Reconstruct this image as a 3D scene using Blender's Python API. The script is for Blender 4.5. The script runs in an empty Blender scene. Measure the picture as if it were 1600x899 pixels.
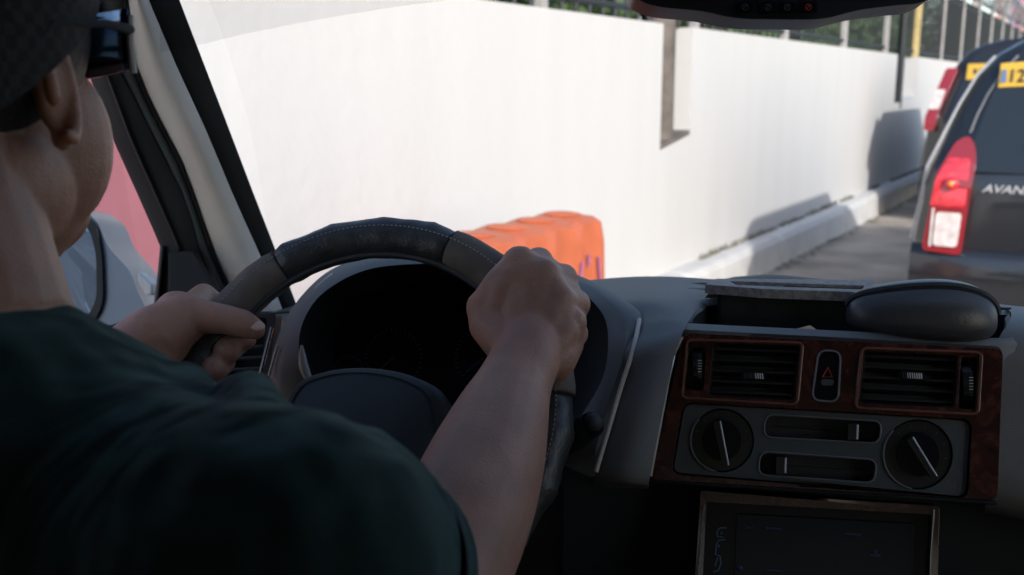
import bpy, bmesh, math, random
import numpy as np
from mathutils import Vector, Matrix, noise
from mathutils.geometry import tessellate_polygon
random.seed(4)
S = bpy.context.scene
COL = S.collection
# ------------------------------------------------------------------ camera
F_PX, EYE = 1556.0, 1.45
YAW, PIT = math.radians(13), math.atan(317/F_PX)
CAM = Vector((0, 0, EYE))
FW = Vector((-math.sin(YAW)*math.cos(PIT), math.cos(YAW)*math.cos(PIT), -math.sin(PIT)))
RT = Vector((math.cos(YAW), math.sin(YAW), 0)); UP = RT.cross(FW)
cd = bpy.data.cameras.new('camera'); cam = bpy.data.objects.new('camera', cd); COL.objects.link(cam)
cam.matrix_world = Matrix.Translation(CAM) @ Matrix((RT, UP, -FW)).transposed().to_4x4()
cd.sensor_width = 36; cd.lens = 36*F_PX/1600; cd.clip_start = .02; cd.clip_end = 900
cd.dof.use_dof = True; cd.dof.focus_distance = .87; cd.dof.aperture_fstop = 8.0
S.camera = cam
# ------------------------------------------------------------------ light
E_DIR = Vector((.3129, .9498, 0)); N_DIR = Vector((-.9498, .3129, 0))     # along the road wall, and towards the wall
SUN_EL = math.radians(25.5)
lh = (N_DIR*.72 + E_DIR*.69).normalized()
ldir = (lh*math.cos(SUN_EL) + Vector((0, 0, -math.sin(SUN_EL)))).normalized()
sd = bpy.data.lights.new('sun', 'SUN'); sun = bpy.data.objects.new('sun', sd); COL.objects.link(sun)
sd.energy = 2.0; sd.angle = math.radians(1.0); sd.color = (1, .975, .95)
sun.rotation_euler = ldir.to_track_quat('-Z', 'Y').to_euler()
W = bpy.data.worlds.new('World'); S.world = W; W.use_nodes = True
nt = W.node_tree; bg = nt.nodes['Background']
sky = nt.nodes.new('ShaderNodeTexSky'); sky.sky_type = 'NISHITA'; sky.sun_disc = False
sky.sun_elevation = SUN_EL; sky.sun_rotation = math.atan2(-lh.x, -lh.y); sky.air_density = 1.0; sky.dust_density = 1.2; sky.ozone_density = 1.5
nt.links.new(sky.outputs[0], bg.inputs[0]); bg.inputs[1].default_value = .15
S.view_settings.view_transform = 'Standard'; S.view_settings.look = 'None'
S.view_settings.exposure = .92; S.view_settings.gamma = 1

# ------------------------------------------------------------------ materials
def mat(name, col, rough=.6, metal=0, coat=0, bump=0, bscale=300, var=0, vscale=8, spec=.5, sss=0, bdist=.001):
    m = bpy.data.materials.new(name); m.use_nodes = True; n = m.node_tree.nodes; L = m.node_tree.links
    b = n['Principled BSDF']; b.inputs['Base Color'].default_value = (*col, 1)
    b.inputs['Roughness'].default_value = rough; b.inputs['Metallic'].default_value = metal
    b.inputs['Specular IOR Level'].default_value = spec
    if coat: b.inputs['Coat Weight'].default_value = coat; b.inputs['Coat Roughness'].default_value = .08
    if sss:
        b.inputs['Subsurface Weight'].default_value = sss; b.inputs['Subsurface Radius'].default_value = (.012, .004, .002)
        b.inputs['Subsurface Scale'].default_value = 1
    tc = n.new('ShaderNodeTexCoord')
    if var:
        t = n.new('ShaderNodeTexNoise'); t.inputs['Scale'].default_value = vscale; t.inputs['Detail'].default_value = 6
        L.new(tc.outputs['Object'], t.inputs['Vector'])
        r = n.new('ShaderNodeValToRGB'); r.color_ramp.elements[0].position = .3; r.color_ramp.elements[1].position = .7
        r.color_ramp.elements[0].color = (*[c*(1-var) for c in col], 1); r.color_ramp.elements[1].color = (*[min(1, c*(1+var)) for c in col], 1)
        L.new(t.outputs[0], r.inputs[0]); L.new(r.outputs[0], b.inputs['Base Color'])
        mr = n.new('ShaderNodeMapRange'); mr.inputs[3].default_value = max(0.02, rough-.08); mr.inputs[4].default_value = min(1, rough+.08)
        L.new(t.outputs[0], mr.inputs[0]); L.new(mr.outputs[0], b.inputs['Roughness'])
    if bump:
        t2 = n.new('ShaderNodeTexNoise'); t2.inputs['Scale'].default_value = bscale; t2.inputs['Detail'].default_value = 4
        L.new(tc.outputs['Object'], t2.inputs['Vector'])
        bm_ = n.new('ShaderNodeBump'); bm_.inputs['Strength'].default_value = bump; bm_.inputs['Distance'].default_value = bdist
        L.new(t2.outputs[0], bm_.inputs['Height']); L.new(bm_.outputs[0], b.inputs['Normal'])
    return m
def glass(name, tint, refl=1.0):
    m = bpy.data.materials.new(name); m.use_nodes = True; n = m.node_tree.nodes; L = m.node_tree.links
    n.remove(n['Principled BSDF']); o = n['Material Output']
    t = n.new('ShaderNodeBsdfTransparent'); t.inputs[0].default_value = (*tint, 1)
    g = n.new('ShaderNodeBsdfGlossy'); g.inputs['Roughness'].default_value = .01
    f = n.new('ShaderNodeFresnel'); f.inputs[0].default_value = 1.3
    mu = n.new('ShaderNodeMath'); mu.operation = 'MULTIPLY'; mu.inputs[1].default_value = refl; L.new(f.outputs[0], mu.inputs[0])
    x = n.new('ShaderNodeMixShader'); L.new(mu.outputs[0], x.inputs[0]); L.new(t.outputs[0], x.inputs[1]); L.new(g.outputs[0], x.inputs[2])
    L.new(x.outputs[0], o.inputs[0]); return m
def wood(name):
    m = mat(name, (.1, .03, .015), .25, coat=1.0); n = m.node_tree.nodes; L = m.node_tree.links; b = n['Principled BSDF']
    tc = n.new('ShaderNodeTexCoord'); t = n.new('ShaderNodeTexNoise'); t.inputs['Scale'].default_value = 38; t.inputs['Detail'].default_value = 9
    t.inputs['Distortion'].default_value = 2.2; t.inputs['Roughness'].default_value = .65; L.new(tc.outputs['Object'], t.inputs['Vector'])
    r = n.new('ShaderNodeValToRGB'); e = r.color_ramp.elements
    e[0].position = .32; e[0].color = (.010, .003, .003, 1); e[1].position = .74; e[1].color = (.12, .036, .020, 1)
    k = e.new(.5); k.color = (.045, .012, .008, 1); L.new(t.outputs[0], r.inputs[0]); L.new(r.outputs[0], b.inputs['Base Color'])
    return m
def skin_mat():
    m = mat('skin', (.35, .18, .122), .5, sss=.25, var=.16, vscale=30, spec=.35); n = m.node_tree.nodes; L = m.node_tree.links; b = n['Principled BSDF']
    tc = n.new('ShaderNodeTexCoord'); v = n.new('ShaderNodeTexVoronoi'); v.inputs['Scale'].default_value = 620
    nz = n.new('ShaderNodeTexNoise'); nz.inputs['Scale'].default_value = 110; nz.inputs['Detail'].default_value = 5
    L.new(tc.outputs['Object'], v.inputs['Vector']); L.new(tc.outputs['Object'], nz.inputs['Vector'])
    a = n.new('ShaderNodeMath'); a.operation = 'ADD'; L.new(v.outputs[0], a.inputs[0]); L.new(nz.outputs[0], a.inputs[1])
    bb = n.new('ShaderNodeBump'); bb.inputs['Strength'].default_value = .35; bb.inputs['Distance'].default_value = .0008
    L.new(a.outputs[0], bb.inputs['Height']); L.new(bb.outputs[0], b.inputs['Normal']); return m
M = dict(
 dash=mat('dash_plastic', (.132, .136, .130), .62, bump=.5, bscale=900, var=.08, bdist=.0006),
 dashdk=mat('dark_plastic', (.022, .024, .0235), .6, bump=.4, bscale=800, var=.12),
 black=mat('black_plastic', (.012, .013, .014), .35, var=.2, vscale=20),
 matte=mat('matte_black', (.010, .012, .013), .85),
 gloss=mat('gloss_black', (.008, .008, .010), .25, spec=.18),
 rubber=mat('rubber', (.022, .026, .027), .7, var=.2, vscale=15),
 seal=mat('door_seal', (.055, .068, .068), .75, bump=.3, bscale=400),
 cream=mat('pillar_strip', (.66, .62, .56), .7, bump=.25, bscale=700, var=.05, vscale=14),
 head=mat('headliner', (.13, .128, .125), .9, bump=.3),
 wood=wood('walnut_veneer'),
 leather=mat('black_leather', (.032, .031, .031), .38, bump=.55, bscale=420, var=.22, vscale=26, bdist=.0012),
 suede=mat('brown_suede', (.105, .082, .062), .72, bump=.5, bscale=520, var=.3, vscale=45),
 thread=mat('thread', (.34, .30, .26), .8),
 metal=mat('satin_metal', (.55, .55, .56), .28, metal=1),
 edge=mat('lit_edge', (.50, .45, .38), .4),  # pale tone standing for light caught along edges
 white=mat('white_mark', (.6, .6, .58), .6),
 red=mat('red_mark', (.5, .05, .03), .5),
 felt=mat('felt_edge', (.26, .24, .22), .95, bump=.9, bscale=650, var=.35, vscale=160),
 case=mat('case_leather', (.045, .045, .047), .36, bump=.25, bscale=500),
 card=mat('card', (.55, .47, .33), .8),
 skin=skin_mat(),
 hair=mat('hair', (.012, .010, .009), .6, bump=1, bscale=300),
 nail=mat('nail', (.50, .30, .24), .3),
 shirt=mat('green_cotton', (.010, .023, .022), .88, bump=.55, bscale=900, var=.12, vscale=14, spec=.2),
 pants=mat('dark_denim', (.02, .025, .04), .9),
 cap=mat('cap_cloth', (.03, .03, .026), .95, bump=.8, bscale=180, var=.6, vscale=60),
 lens=mat('mirror_lens', (.05, .08, .13), .08, metal=.9),
 glass=glass('clear_glass', (.96, .96, .96), .15),
 band=glass('shade_band_glass', (.84, .84, .85), .05),
 tint=glass('tinted_glass', (.18, .18, .18), .5),
 side=glass('side_glass', (.93, .93, .94), .2),
 darkglass=mat('dark_car_glass', (.015, .020, .026), .07, spec=.6),
 paint=mat('silver_blue_paint', (.12, .16, .22), .35, metal=.1, coat=.25),
 navy=mat('navy_paint', (.024, .027, .032), .3, metal=.5, coat=1.0, var=.1, vscale=3),
 dkpaint=mat('charcoal_paint', (.020, .020, .023), .3, metal=.2, coat=.9),
 redlamp=mat('red_lens', (.62, .03, .045), .2, coat=.9, var=.3, vscale=30),
 redlamp2=mat('dark_red_lens', (.26, .015, .022), .2, coat=.9),
 bulb=mat('amber_bulb', (.95, .35, .05), .3),
 clearlamp=mat('clear_lens', (.62, .55, .53), .2, coat=.5, var=.25, vscale=22),
 yellow=mat('yellow_plate', (.60, .37, .04), .5),
 ink=mat('ink', (.03, .03, .03), .6),
 tyre=mat('tyre', (.02, .02, .02), .85),
 orange=mat('orange_plastic', (.56, .135, .055), .45, var=.10, vscale=9, bump=.2, bscale=30, bdist=.01),
 faded=mat('sun_faded_plastic', (.82, .48, .36), .6, var=.15, vscale=9),
 violet=mat('violet_scribble', (.30, .10, .22), .7),
 kerb=mat('painted_kerb', (.58, .57, .55), .8, bump=.5, bscale=25, var=.10, vscale=5, bdist=.01),
 concrete=mat('concrete_post', (.13, .11, .095), .85, bump=.6, bscale=30, var=.4, vscale=7, bdist=.01),
 iron=mat('black_iron', (.018, .022, .024), .6),
 steel=mat('galvanised_wire', (.22, .23, .24), .5, metal=.5),
 ypost=mat('yellow_post', (.40, .31, .13), .7, var=.25),
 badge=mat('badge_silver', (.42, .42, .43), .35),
 copper=mat('copper_edge', (.17, .065, .045), .25, coat=.8),
 greypost=mat('grey_post', (.30, .29, .28), .7, var=.2),
 palepost=mat('pale_post', (.55, .46, .40), .75, var=.15),
 bark=mat('bark', (.10, .075, .055), .9, bump=1, bscale=20, bdist=.02),
 leaf=mat('leaf', (.075, .13, .045), .6, var=.5, vscale=1.2),
 leaf2=mat('weed', (.17, .16, .12), .8, var=.5, vscale=9),
 fabric=mat('seat_fabric', (.03, .032, .035), .95, bump=.5),
 screen=mat('screen_glass', (.008, .012, .018), .22, spec=.15),
 faint=mat('faint_legend', (.035, .05, .085), .5),
 legend=mat('blue_legend', (.12, .17, .27), .4),
)
def folds(m):
    n = m.node_tree.nodes; L = m.node_tree.links; b = n['Principled BSDF']; old = b.inputs['Normal'].links[0].from_socket
    tc = n.new('ShaderNodeTexCoord'); t = n.new('ShaderNodeTexNoise'); t.inputs['Scale'].default_value = 9; t.inputs['Detail'].default_value = 2; t.inputs['Distortion'].default_value = 1.6
    mp = n.new('ShaderNodeMapping'); mp.inputs['Scale'].default_value = (1.6, .8, .7); L.new(tc.outputs['Object'], mp.inputs[0]); L.new(mp.outputs[0], t.inputs['Vector'])
    q = n.new('ShaderNodeBump'); q.inputs['Strength'].default_value = .9; q.inputs['Distance'].default_value = .03; L.new(t.outputs[0], q.inputs['Height']); L.new(old, q.inputs['Normal']); L.new(q.outputs[0], b.inputs['Normal'])
    b.inputs['Sheen Weight'].default_value = .25; b.inputs['Sheen Tint'].default_value = (.25, .5, .47, 1)
folds(M['shirt'])
def check(m):
    n = m.node_tree.nodes; L = m.node_tree.links; b = n['Principled BSDF']; tc = n.new('ShaderNodeTexCoord')
    c = n.new('ShaderNodeTexChecker'); c.inputs['Scale'].default_value = 170; c.inputs[1].default_value = (.026, .026, .023, 1); c.inputs[2].default_value = (.010, .010, .010, 1)
    L.new(tc.outputs['Object'], c.inputs[0]); L.new(c.outputs[0], b.inputs['Base Color'])
check(M['cap'])
# ------------------------------------------------------------------ helpers
def tag(o, label=None, cat=None, group=None, kind=None):
    if label: o['label'] = label
    if cat: o['category'] = cat
    if group: o['group'] = group
    if kind: o['kind'] = kind
    return o
def empty(name, loc, label, cat, group=None):
    o = bpy.data.objects.new(name, None); COL.objects.link(o); o.location = loc; o.empty_display_size = .1
    return tag(o, label, cat, group)
def P(px, py, d): return CAM + (FW + RT*((px-800)/F_PX) + UP*((450-py)/F_PX))*d
def ray(px, py): return FW + RT*((px-800)/F_PX) + UP*((450-py)/F_PX)
def hitz(px, py, z): r = ray(px, py); return CAM + r*((z-EYE)/r.z)
class MB:
    def __init__(s): s.v = []; s.f = []; s.mi = []; s.mats = []
    def m(s, mt):
        mt = M[mt] if isinstance(mt, str) else mt
        if mt not in s.mats: s.mats.append(mt)
        return s.mats.index(mt)
    def add(s, vs, fs, mt):
        o = len(s.v); k = s.m(mt); s.v += [Vector(v) for v in vs]
        for f in fs: s.f.append([i+o for i in f]); s.mi.append(k)
    def box(s, c, sz, mt, R=None):
        c = Vector(c); vs = []
        for x in (-.5, .5):
            for y in (-.5, .5):
                for z in (-.5, .5):
                    q = Vector((x*sz[0], y*sz[1], z*sz[2])); vs.append(c + (R @ q if R else q))
        s.add(vs, [(0,1,3,2),(4,6,7,5),(0,4,5,1),(2,3,7,6),(0,2,6,4),(1,5,7,3)], mt)
    def grid(s, rows, mt, cu=False, cv=False):
        a = len(rows); b = len(rows[0]); vs = [p for r in rows for p in r]; fs = []
        for i in range(a if cu else a-1):
            for j in range(b if cv else b-1):
                fs.append((i*b+j, i*b+(j+1) % b, ((i+1) % a)*b+(j+1) % b, ((i+1) % a)*b+j))
        s.add(vs, fs, mt)
    def tube(s, pts, rad, mt, n=10, caps=True, closed=False):
        pts = [Vector(p) for p in pts]; rad = rad if isinstance(rad, (list, tuple)) else [rad]*len(pts); rows = []; u = None; L = len(pts)
        for i, p in enumerate(pts):
            if closed: t = pts[(i+1) % L]-pts[i-1]
            else: t = pts[min(i+1, L-1)]-pts[max(i-1, 0)]
            t.normalize()
            if u is None: u = t.orthogonal().normalized()
            u = (u - t*u.dot(t)).normalized(); w = t.cross(u)
            rows.append([p + (u*math.cos(a)+w*math.sin(a))*rad[i] for a in [2*math.pi*k/n for k in range(n)]])
        s.grid(rows, mt, cu=closed, cv=True)
        if caps and not closed:
            s.add(rows[0], [list(range(n))[::-1]], mt); s.add(rows[-1], [list(range(n))], mt)
    def ell(s, c, r, mt, R=None, n=16):
        rows = []; c = Vector(c)
        for i in range(n+1):
            th = math.pi*i/n; rr = []
            for j in range(n*2):
                ph = math.pi*j/n; q = Vector((r[0]*math.sin(th)*math.cos(ph), r[1]*math.sin(th)*math.sin(ph), r[2]*math.cos(th)))
                rr.append(c + (R @ q if R else q))
            rows.append(rr)
        s.grid(rows, mt, cv=True)
    def cap(s, pts, rad, mt='skin', n=24):       # chain of tapered capsules
        for i in range(len(pts)): s.ell(pts[i], (rad[i],)*3, mt, n=7)
        for i in range(len(pts)-1): s.tube([pts[i], pts[i+1]], [rad[i], rad[i+1]], mt, n)
    def prism(s, outer, holes, nrm, h0, h1, mt, side=None):   # outer/holes lists of world points on a plane; extruded along nrm
        nrm = Vector(nrm); loops = [outer]+list(holes); flat = [p for l in loops for p in l]
        tri = tessellate_polygon([[Vector(p) for p in l] for l in loops]); k = len(flat)
        top = [p + nrm*h1 for p in flat]; bot = [p + nrm*h0 for p in flat]
        s.add(top, [tuple(t) for t in tri], mt); s.add(bot, [tuple(t)[::-1] for t in tri], mt)
        for l in loops:
            n = len(l); s.add([p+nrm*h1 for p in l]+[p+nrm*h0 for p in l], [(i, (i+1) % n, n+(i+1) % n, n+i) for i in range(n)], side or mt)
    def build(s, name, parent=None, smooth=True, bevel=0, solid=0, sub=0, ang=35, **tags):
        me = bpy.data.meshes.new(name); org = parent.matrix_world.translation.copy() if parent else None
        base = Vector((0, 0, 0))
        if parent is None:
            k = len(s.v); base = Vector((sum(v.x for v in s.v)/k, sum(v.y for v in s.v)/k, min(v.z for v in s.v)))
        else: base = wloc(parent)
        me.from_pydata([tuple(v-base) for v in s.v], [], s.f); me.update()
        for mt in s.mats: me.materials.append(mt)
        me.polygons.foreach_set('material_index', s.mi)
        b = bmesh.new(); b.from_mesh(me); bmesh.ops.remove_doubles(b, verts=b.verts, dist=1e-5); bmesh.ops.recalc_face_normals(b, faces=b.faces)
        b.to_mesh(me); b.free()
        o = bpy.data.objects.new(name, me); COL.objects.link(o)
        if parent: o.parent = parent
        else: o.location = base
        if solid: q = o.modifiers.new('s', 'SOLIDIFY'); q.thickness = solid; q.offset = 0
        if bevel: q = o.modifiers.new('b', 'BEVEL'); q.width = bevel; q.segments = 3; q.limit_method = 'ANGLE'; q.angle_limit = .6
        if sub: q = o.modifiers.new('u', 'SUBSURF'); q.levels = sub; q.render_levels = sub
        if smooth:
            me.polygons.foreach_set('use_smooth', [True]*len(me.polygons))
            if ang < 180:
                me.set_sharp_from_angle(angle=math.radians(ang))
        return tag(o, **tags)
def wloc(o):
    v = Vector((0, 0, 0))
    while o: v += Vector(o.location); o = o.parent
    return v
def catmull(pts, n=6, closed=False):
    pts = [tuple(p) for p in pts]; L = len(pts); out = []
    for i in range(L if closed else L-1):
        g = (lambda k: pts[k % L]) if closed else (lambda k: pts[max(0, min(L-1, k))])
        p0, p1, p2, p3 = g(i-1), g(i), g(i+1), g(i+2)
        for k in range(n):
            t = k/n
            out.append(tuple(.5*(2*b+(c-a)*t+(2*a-5*b+4*c-d)*t*t+(-a+3*b-3*c+d)*t**3) for a, b, c, d in zip(p0, p1, p2, p3)))
    if not closed: out.append(pts[-1])
    return out
def rrect(pts, r, n=5):                       # round the corners of a 2-D polygon
    out = []; L = len(pts)
    for i in range(L):
        a, b, c = Vector(pts[i-1]), Vector(pts[i]), Vector(pts[(i+1) % L])
        u = (a-b); v = (c-b); rr = min(r, u.length*.49, v.length*.49); p = b+u.normalized()*rr; q = b+v.normalized()*rr
        for k in range(n+1):
            t = k/n; out.append(tuple(p*(1-t)**2 + b*2*t*(1-t) + q*t*t))
    return out
def lin(x, xs, ys): return float(np.interp(x, xs, ys))

# ================================================================== SETTING
SIDE_S = lambda p: (p-CAM).dot(E_DIR)
WALL_U = 2.46; KERB_U = 2.27
def wp(s, u, z): return Vector((0, 0, 0)) + E_DIR*s + N_DIR*u + Vector((0, 0, z))
def wallhit(px, py, u=WALL_U):
    r = ray(px, py); t = u/r.dot(N_DIR); p = CAM+r*t; return p.dot(E_DIR), p.z
def road_mat():
    m = mat('asphalt', (.34, .295, .25), .9, bump=.6, bscale=60, var=.35, vscale=1.6, bdist=.01); return m
g = MB(); g.grid([[wp(s, u, 0) for s in (-500, -60, -10, 0, 10, 30, 60, 500)] for u in (-500, -40, -8, 2.3, 40, 500)], road_mat())
g.build('ground', smooth=False, kind='structure')
k = MB()
for i in range(-6, 26):
    s0, s1 = i*2.0+.006, (i+1)*2.0-.006
    prof = [(KERB_U, -.02), (KERB_U+.015, .20), (KERB_U+.045, .245), (KERB_U+.08, .25), (WALL_U+.02, .25), (WALL_U+.02, -.02)]
    rows = []
    for s in (s0, s0+.012, s1-.012, s1):
        e = .006 if s in (s0, s1) else 0
        rows.append([wp(s, u+e, z-e) for u, z in prof])
    k.grid(rows, 'kerb'); k.add(rows[0], [range(6)], 'kerb'); k.add(rows[-1], [range(6)], 'kerb')
k.build('kerb', smooth=False, kind='structure')

# wall with two slots for the posts
def wall_mat(name, c, streak=.10):
    m = mat(name, c, .85, bump=.35, bscale=14, bdist=.01); n = m.node_tree.nodes; L = m.node_tree.links; b = n['Principled BSDF']
    tc = n.new('ShaderNodeTexCoord'); mp = n.new('ShaderNodeMapping'); mp.inputs['Scale'].default_value = (3, 3, .35)
    t = n.new('ShaderNodeTexNoise'); t.inputs['Scale'].default_value = 1.6; t.inputs['Detail'].default_value = 6
    L.new(tc.outputs['Object'], mp.inputs[0]); L.new(mp.outputs[0], t.inputs['Vector'])
    r = n.new('ShaderNodeValToRGB'); r.color_ramp.elements[0].position = .3; r.color_ramp.elements[1].position = .65
    r.color_ramp.elements[0].color = (*[x*(1-streak) for x in c], 1); r.color_ramp.elements[1].color = (*c, 1)
    L.new(t.outputs[0], r.inputs[0]); L.new(r.outputs[0], b.inputs['Base Color']); return m
M['wall'] = wall_mat('whitewash', (.585, .572, .55), .04); M['pink'] = wall_mat('pink_limewash', (.34, .125, .145), .15)
ZT = wallhit(1200, 59)[1]
sA0, zA = wallhit(1031, 235); sA1, zA1 = wallhit(1077, 211); sB0, zB = wallhit(1397, 165); sB1, zB1 = wallhit(1431, 150)
sPink = wallhit(268, 350)[0]
TH = .22
def wallseg(pts, mt):        # polygon (s,z) extruded through the wall
    w.prism([wp(s, WALL_U, z) for s, z in pts], [], N_DIR, 0, TH, mt)
w = MB()
wallseg([(sPink+.002, -.05), (sA0, -.05), (sA0, ZT), (sPink+.002, ZT)], 'wall')
wallseg([(sA0, -.05), (sA1, -.05), (sA1, zA1), (sA0, zA)], 'wall')
wallseg([(sA1, -.05), (sB0, -.05), (sB0, ZT), (sA1, ZT)], 'wall')
wallseg([(sB0, -.05), (sB1, -.05), (sB1, zB+.1), (sB0, zB)], 'wall')
wallseg([(sB1, -.05), (60, -.05), (60, ZT), (sB1, ZT)], 'wall')
wallo = w.build('boundary_wall', smooth=False, label='long white painted wall beside the road, notched round its posts', cat='wall')
w = MB(); wallseg([(-14, -.05), (sPink-2.6, -.05), (sPink-2.6, ZT), (-14, ZT)], 'wall')
w.build('boundary_wall', smooth=False, label='white wall length beyond the pink part, reflected in the side mirror', cat='wall')
w = MB(); wallseg([(sPink-2.598, -.05), (sPink-.002, -.05), (sPink-.002, ZT), (sPink-2.598, ZT)], 'pink')
w.build('boundary_wall', smooth=False, label='pink painted length of wall seen through the driver side window', cat='wall')
# weeds along the joint: one object of stuff
wd = MB()
for i in range(1500):
    s = random.uniform(5, 26); 
    if noise.noise(Vector((s*.9, 3, 0))) < -.1: continue
    p = wp(s, WALL_U-random.uniform(.0, .045), .25); h = random.uniform(.01, .05); a = random.uniform(0, 6.28)
    q = Vector((math.cos(a), math.sin(a), 0))*.012
    wd.add([p-q, p+q, p+q*.6+Vector((random.uniform(-.02, .02), random.uniform(-.02, .02), h))], [(0, 1, 2)], 'leaf2')
for i in range(240):
    s = random.uniform(3, 22); p = wp(s, KERB_U-random.uniform(.01, .10), .004); h = random.uniform(.004, .02); q = E_DIR*random.uniform(.01, .05)
    wd.add([p-q, p+q, p+N_DIR*.02+Vector((0, 0, h)), p-N_DIR*.03], [(0, 1, 2), (0, 1, 3)], 'leaf2')
wd.build('weeds', smooth=False, kind='stuff', label='dry weeds and grit in the joint between kerb and wall', cat='weeds')

def rp(px, u):
    r = ray(px, 133); return (CAM+r*(u/r.dot(N_DIR))).dot(E_DIR)
# posts in slots
def post(name, s, u, r, z0, z1, mt, label, cat='post', group=None, foot=None, square=False):
    p = MB(); pts = []; n = 12 if not square else 4
    zz = np.linspace(z0, z1, 10)
    p.tube([wp(s, u, z) for z in zz], [r*(1-.012*i) for i in range(10)], mt, n)
    if foot: p.tube([wp(s, u, z0), wp(s, u, z0+foot)], [r*1.9, r*1.1], mt, n)
    return p.build(name, label=label, cat=cat, group=group)
SR = min(.10, (sA1-sA0)*.36)
post('concrete_post', (sA0+sA1)/2-.02, WALL_U+SR+.012, SR, zA+.01, 4.2, 'concrete', 'brown weathered concrete post standing in the nearer slot of the white wall')
b_ = MB(); b_.prism([wp(s, WALL_U-.004, z) for s, z in [(sA0+.003, zA+.001), (sA1-.003, zA1+.001), (sA1-.003, zA1+.03), (sA0+.003, zA+.03)]], [], N_DIR, 0, TH-.01, 'concrete')
b_.build('post_footing', smooth=False, label='broken brown cement sill at the foot of the nearer slot in the wall', cat='footing')
post('concrete_post', rp(1405, WALL_U+.03), WALL_U+.03, .045, zB-.05, 4.2, 'iron', 'slim dark post in the farther slot of the white wall')
s2 = sB1-.14
post('concrete_post', rp(1424, WALL_U+.10), WALL_U+.10, .065, zB+.1, 6.5, 'ypost', 'yellow and cream post just right of the slim dark post in the farther slot')
# fence on the wall
bars = MB(); fs0, fs1 = 2.0, 40
root = empty('iron_fence', wp(8, WALL_U+.1, ZT), 'black iron railing with vertical bars on top of the white wall', 'fence')
wb_ = .012
for z in (ZT+.08, ZT+.95):
    r_ = MB(); r_.tube([wp(fs0, WALL_U+.1, z), wp(fs1, WALL_U+.1, z)], .02, 'iron', 6); r_.build('rail', root)
s = fs0
while s < fs1:
    bars.tube([wp(s, WALL_U+.1, ZT), wp(s, WALL_U+.1, ZT+1.05)], [wb_, wb_], 'iron', 5); s += .16
tag(bars.build('bars', root), kind='stuff')
s = fs0+.4
while s < fs1:
    p_ = MB(); p_.tube([wp(s, WALL_U+.1, ZT-.02), wp(s, WALL_U+.1, ZT+1.25), wp(s, WALL_U-.05, ZT+1.6)], .04, 'greypost', 6); p_.build('fence_post', root); s += 2.1
cz = MB(); pts = []
for i in range(2600):
    t = i/2600; s = fs0+4+(fs1-fs0-4)*t; a = i*2*math.pi/26
    pts.append(wp(s, WALL_U+.08+math.cos(a)*.22, ZT+1.38+math.sin(a)*.22))
cz.tube(pts, .010, 'steel', 4, caps=False)
cz.build('razor_wire', label='coiled razor wire running above the black fence', cat='razor wire')

# trees behind the wall
def tree(c, h, r, mt, label, seed, dens=6000, kind='tree'):
    rnd = random.Random(seed); c = Vector(c)
    root = empty(kind, c, label, 'tree', 'trees behind the wall')
    t = MB(); t.tube([c, c+Vector((.1, 0, h*.3)), c+Vector((-.1, .1, h*.65))], [.17, .12, .06], 'bark', 8)
    for i in range(7):
        a = rnd.uniform(0, 6.28); b0 = c+Vector((0, 0, h*rnd.uniform(.3, .6))); t.tube([b0, b0+Vector((math.cos(a)*r*.7, math.sin(a)*r*.7, h*.25))], [.06, .02], 'bark', 6)
    t.build('trunk', root)
    cr = MB(); cl = [(c+Vector((rnd.gauss(0, r*.5), rnd.gauss(0, r*.5), h*rnd.uniform(.35, 1))), rnd.uniform(.25, .5)*r) for _ in range(22)]
    for i in range(dens):
        cc, cr_ = rnd.choice(cl); d = Vector((rnd.gauss(0, 1), rnd.gauss(0, 1), rnd.gauss(0, 1))).normalized()*cr_*rnd.uniform(.5, 1); p = cc+d
        u = Vector((rnd.gauss(0, 1), rnd.gauss(0, 1), rnd.gauss(0, 1))).normalized()*rnd.uniform(.07, .14); v = u.orthogonal()*.6
        cr.add([p-u, p+v, p+u, p-v], [(0, 1, 2, 3)], mt)
    cr.build('crown', root, smooth=False)
for i, (s, u, h, r) in enumerate([(7.5, 5.5, 4.6, 1.5), (11, 6.5, 5.2, 1.9), (15, 6, 4.4, 1.7), (20, 7, 4.2, 1.9), (27, 7, 3.6, 1.8), (38, 7.5, 4.2, 2.0), (62, 3.4, 5.0, 3.0)]):
    tree(wp(s, u, 0), h, r, 'leaf', ['small green tree nearest the brown post, behind the wall', 'second green tree from the brown post, behind the railing', 'low green tree midway along the wall behind the railing',
         'green tree just left of the dark slim post, behind the wall', 'dark tree behind the fence where the razor wire begins to show', 'far tree behind the coiled razor wire', 'farthest tree above the roofs of the two cars'][i], i)
# buildings behind
def facade(name, s, u, ws, hz, mt, label):
    b = MB(); R = Matrix((E_DIR, N_DIR, Vector((0, 0, 1)))).transposed(); root = empty(name, wp(s, u, 0), label, 'building')
    b.box(wp(s, u, hz/2), (ws, 4, hz), mt, R); b.build('wall', root, smooth=False)
    b = MB(); b.box(wp(s, u, hz+.1), (ws+.4, 4.4, .2), 'concrete', R); b.build('roof', root, smooth=False)
    k_ = int(ws/1.8)
    for i in range(k_):
        for z in (1.6, 4.4):
            if z+1.2 > hz: continue
            c = s-ws/2+1.8*(i+.5); f = MB(); f.box(wp(c, u-2.02, z+.4), (1.0, .08, 1.3), 'palepost', R); fo = f.build('window', root, smooth=False)
            f = MB(); f.box(wp(c, u-2.05, z+.4), (.84, .06, 1.14), 'darkglass', R); f.build('pane', fo, smooth=False)
M['bw'] = mat('pale_render', (.62, .60, .57), .85, var=.08, vscale=2)
facade('low_building', 9, 13, 14, 3.4, 'bw', 'long pale low building glimpsed behind the railing and trees')

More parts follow.
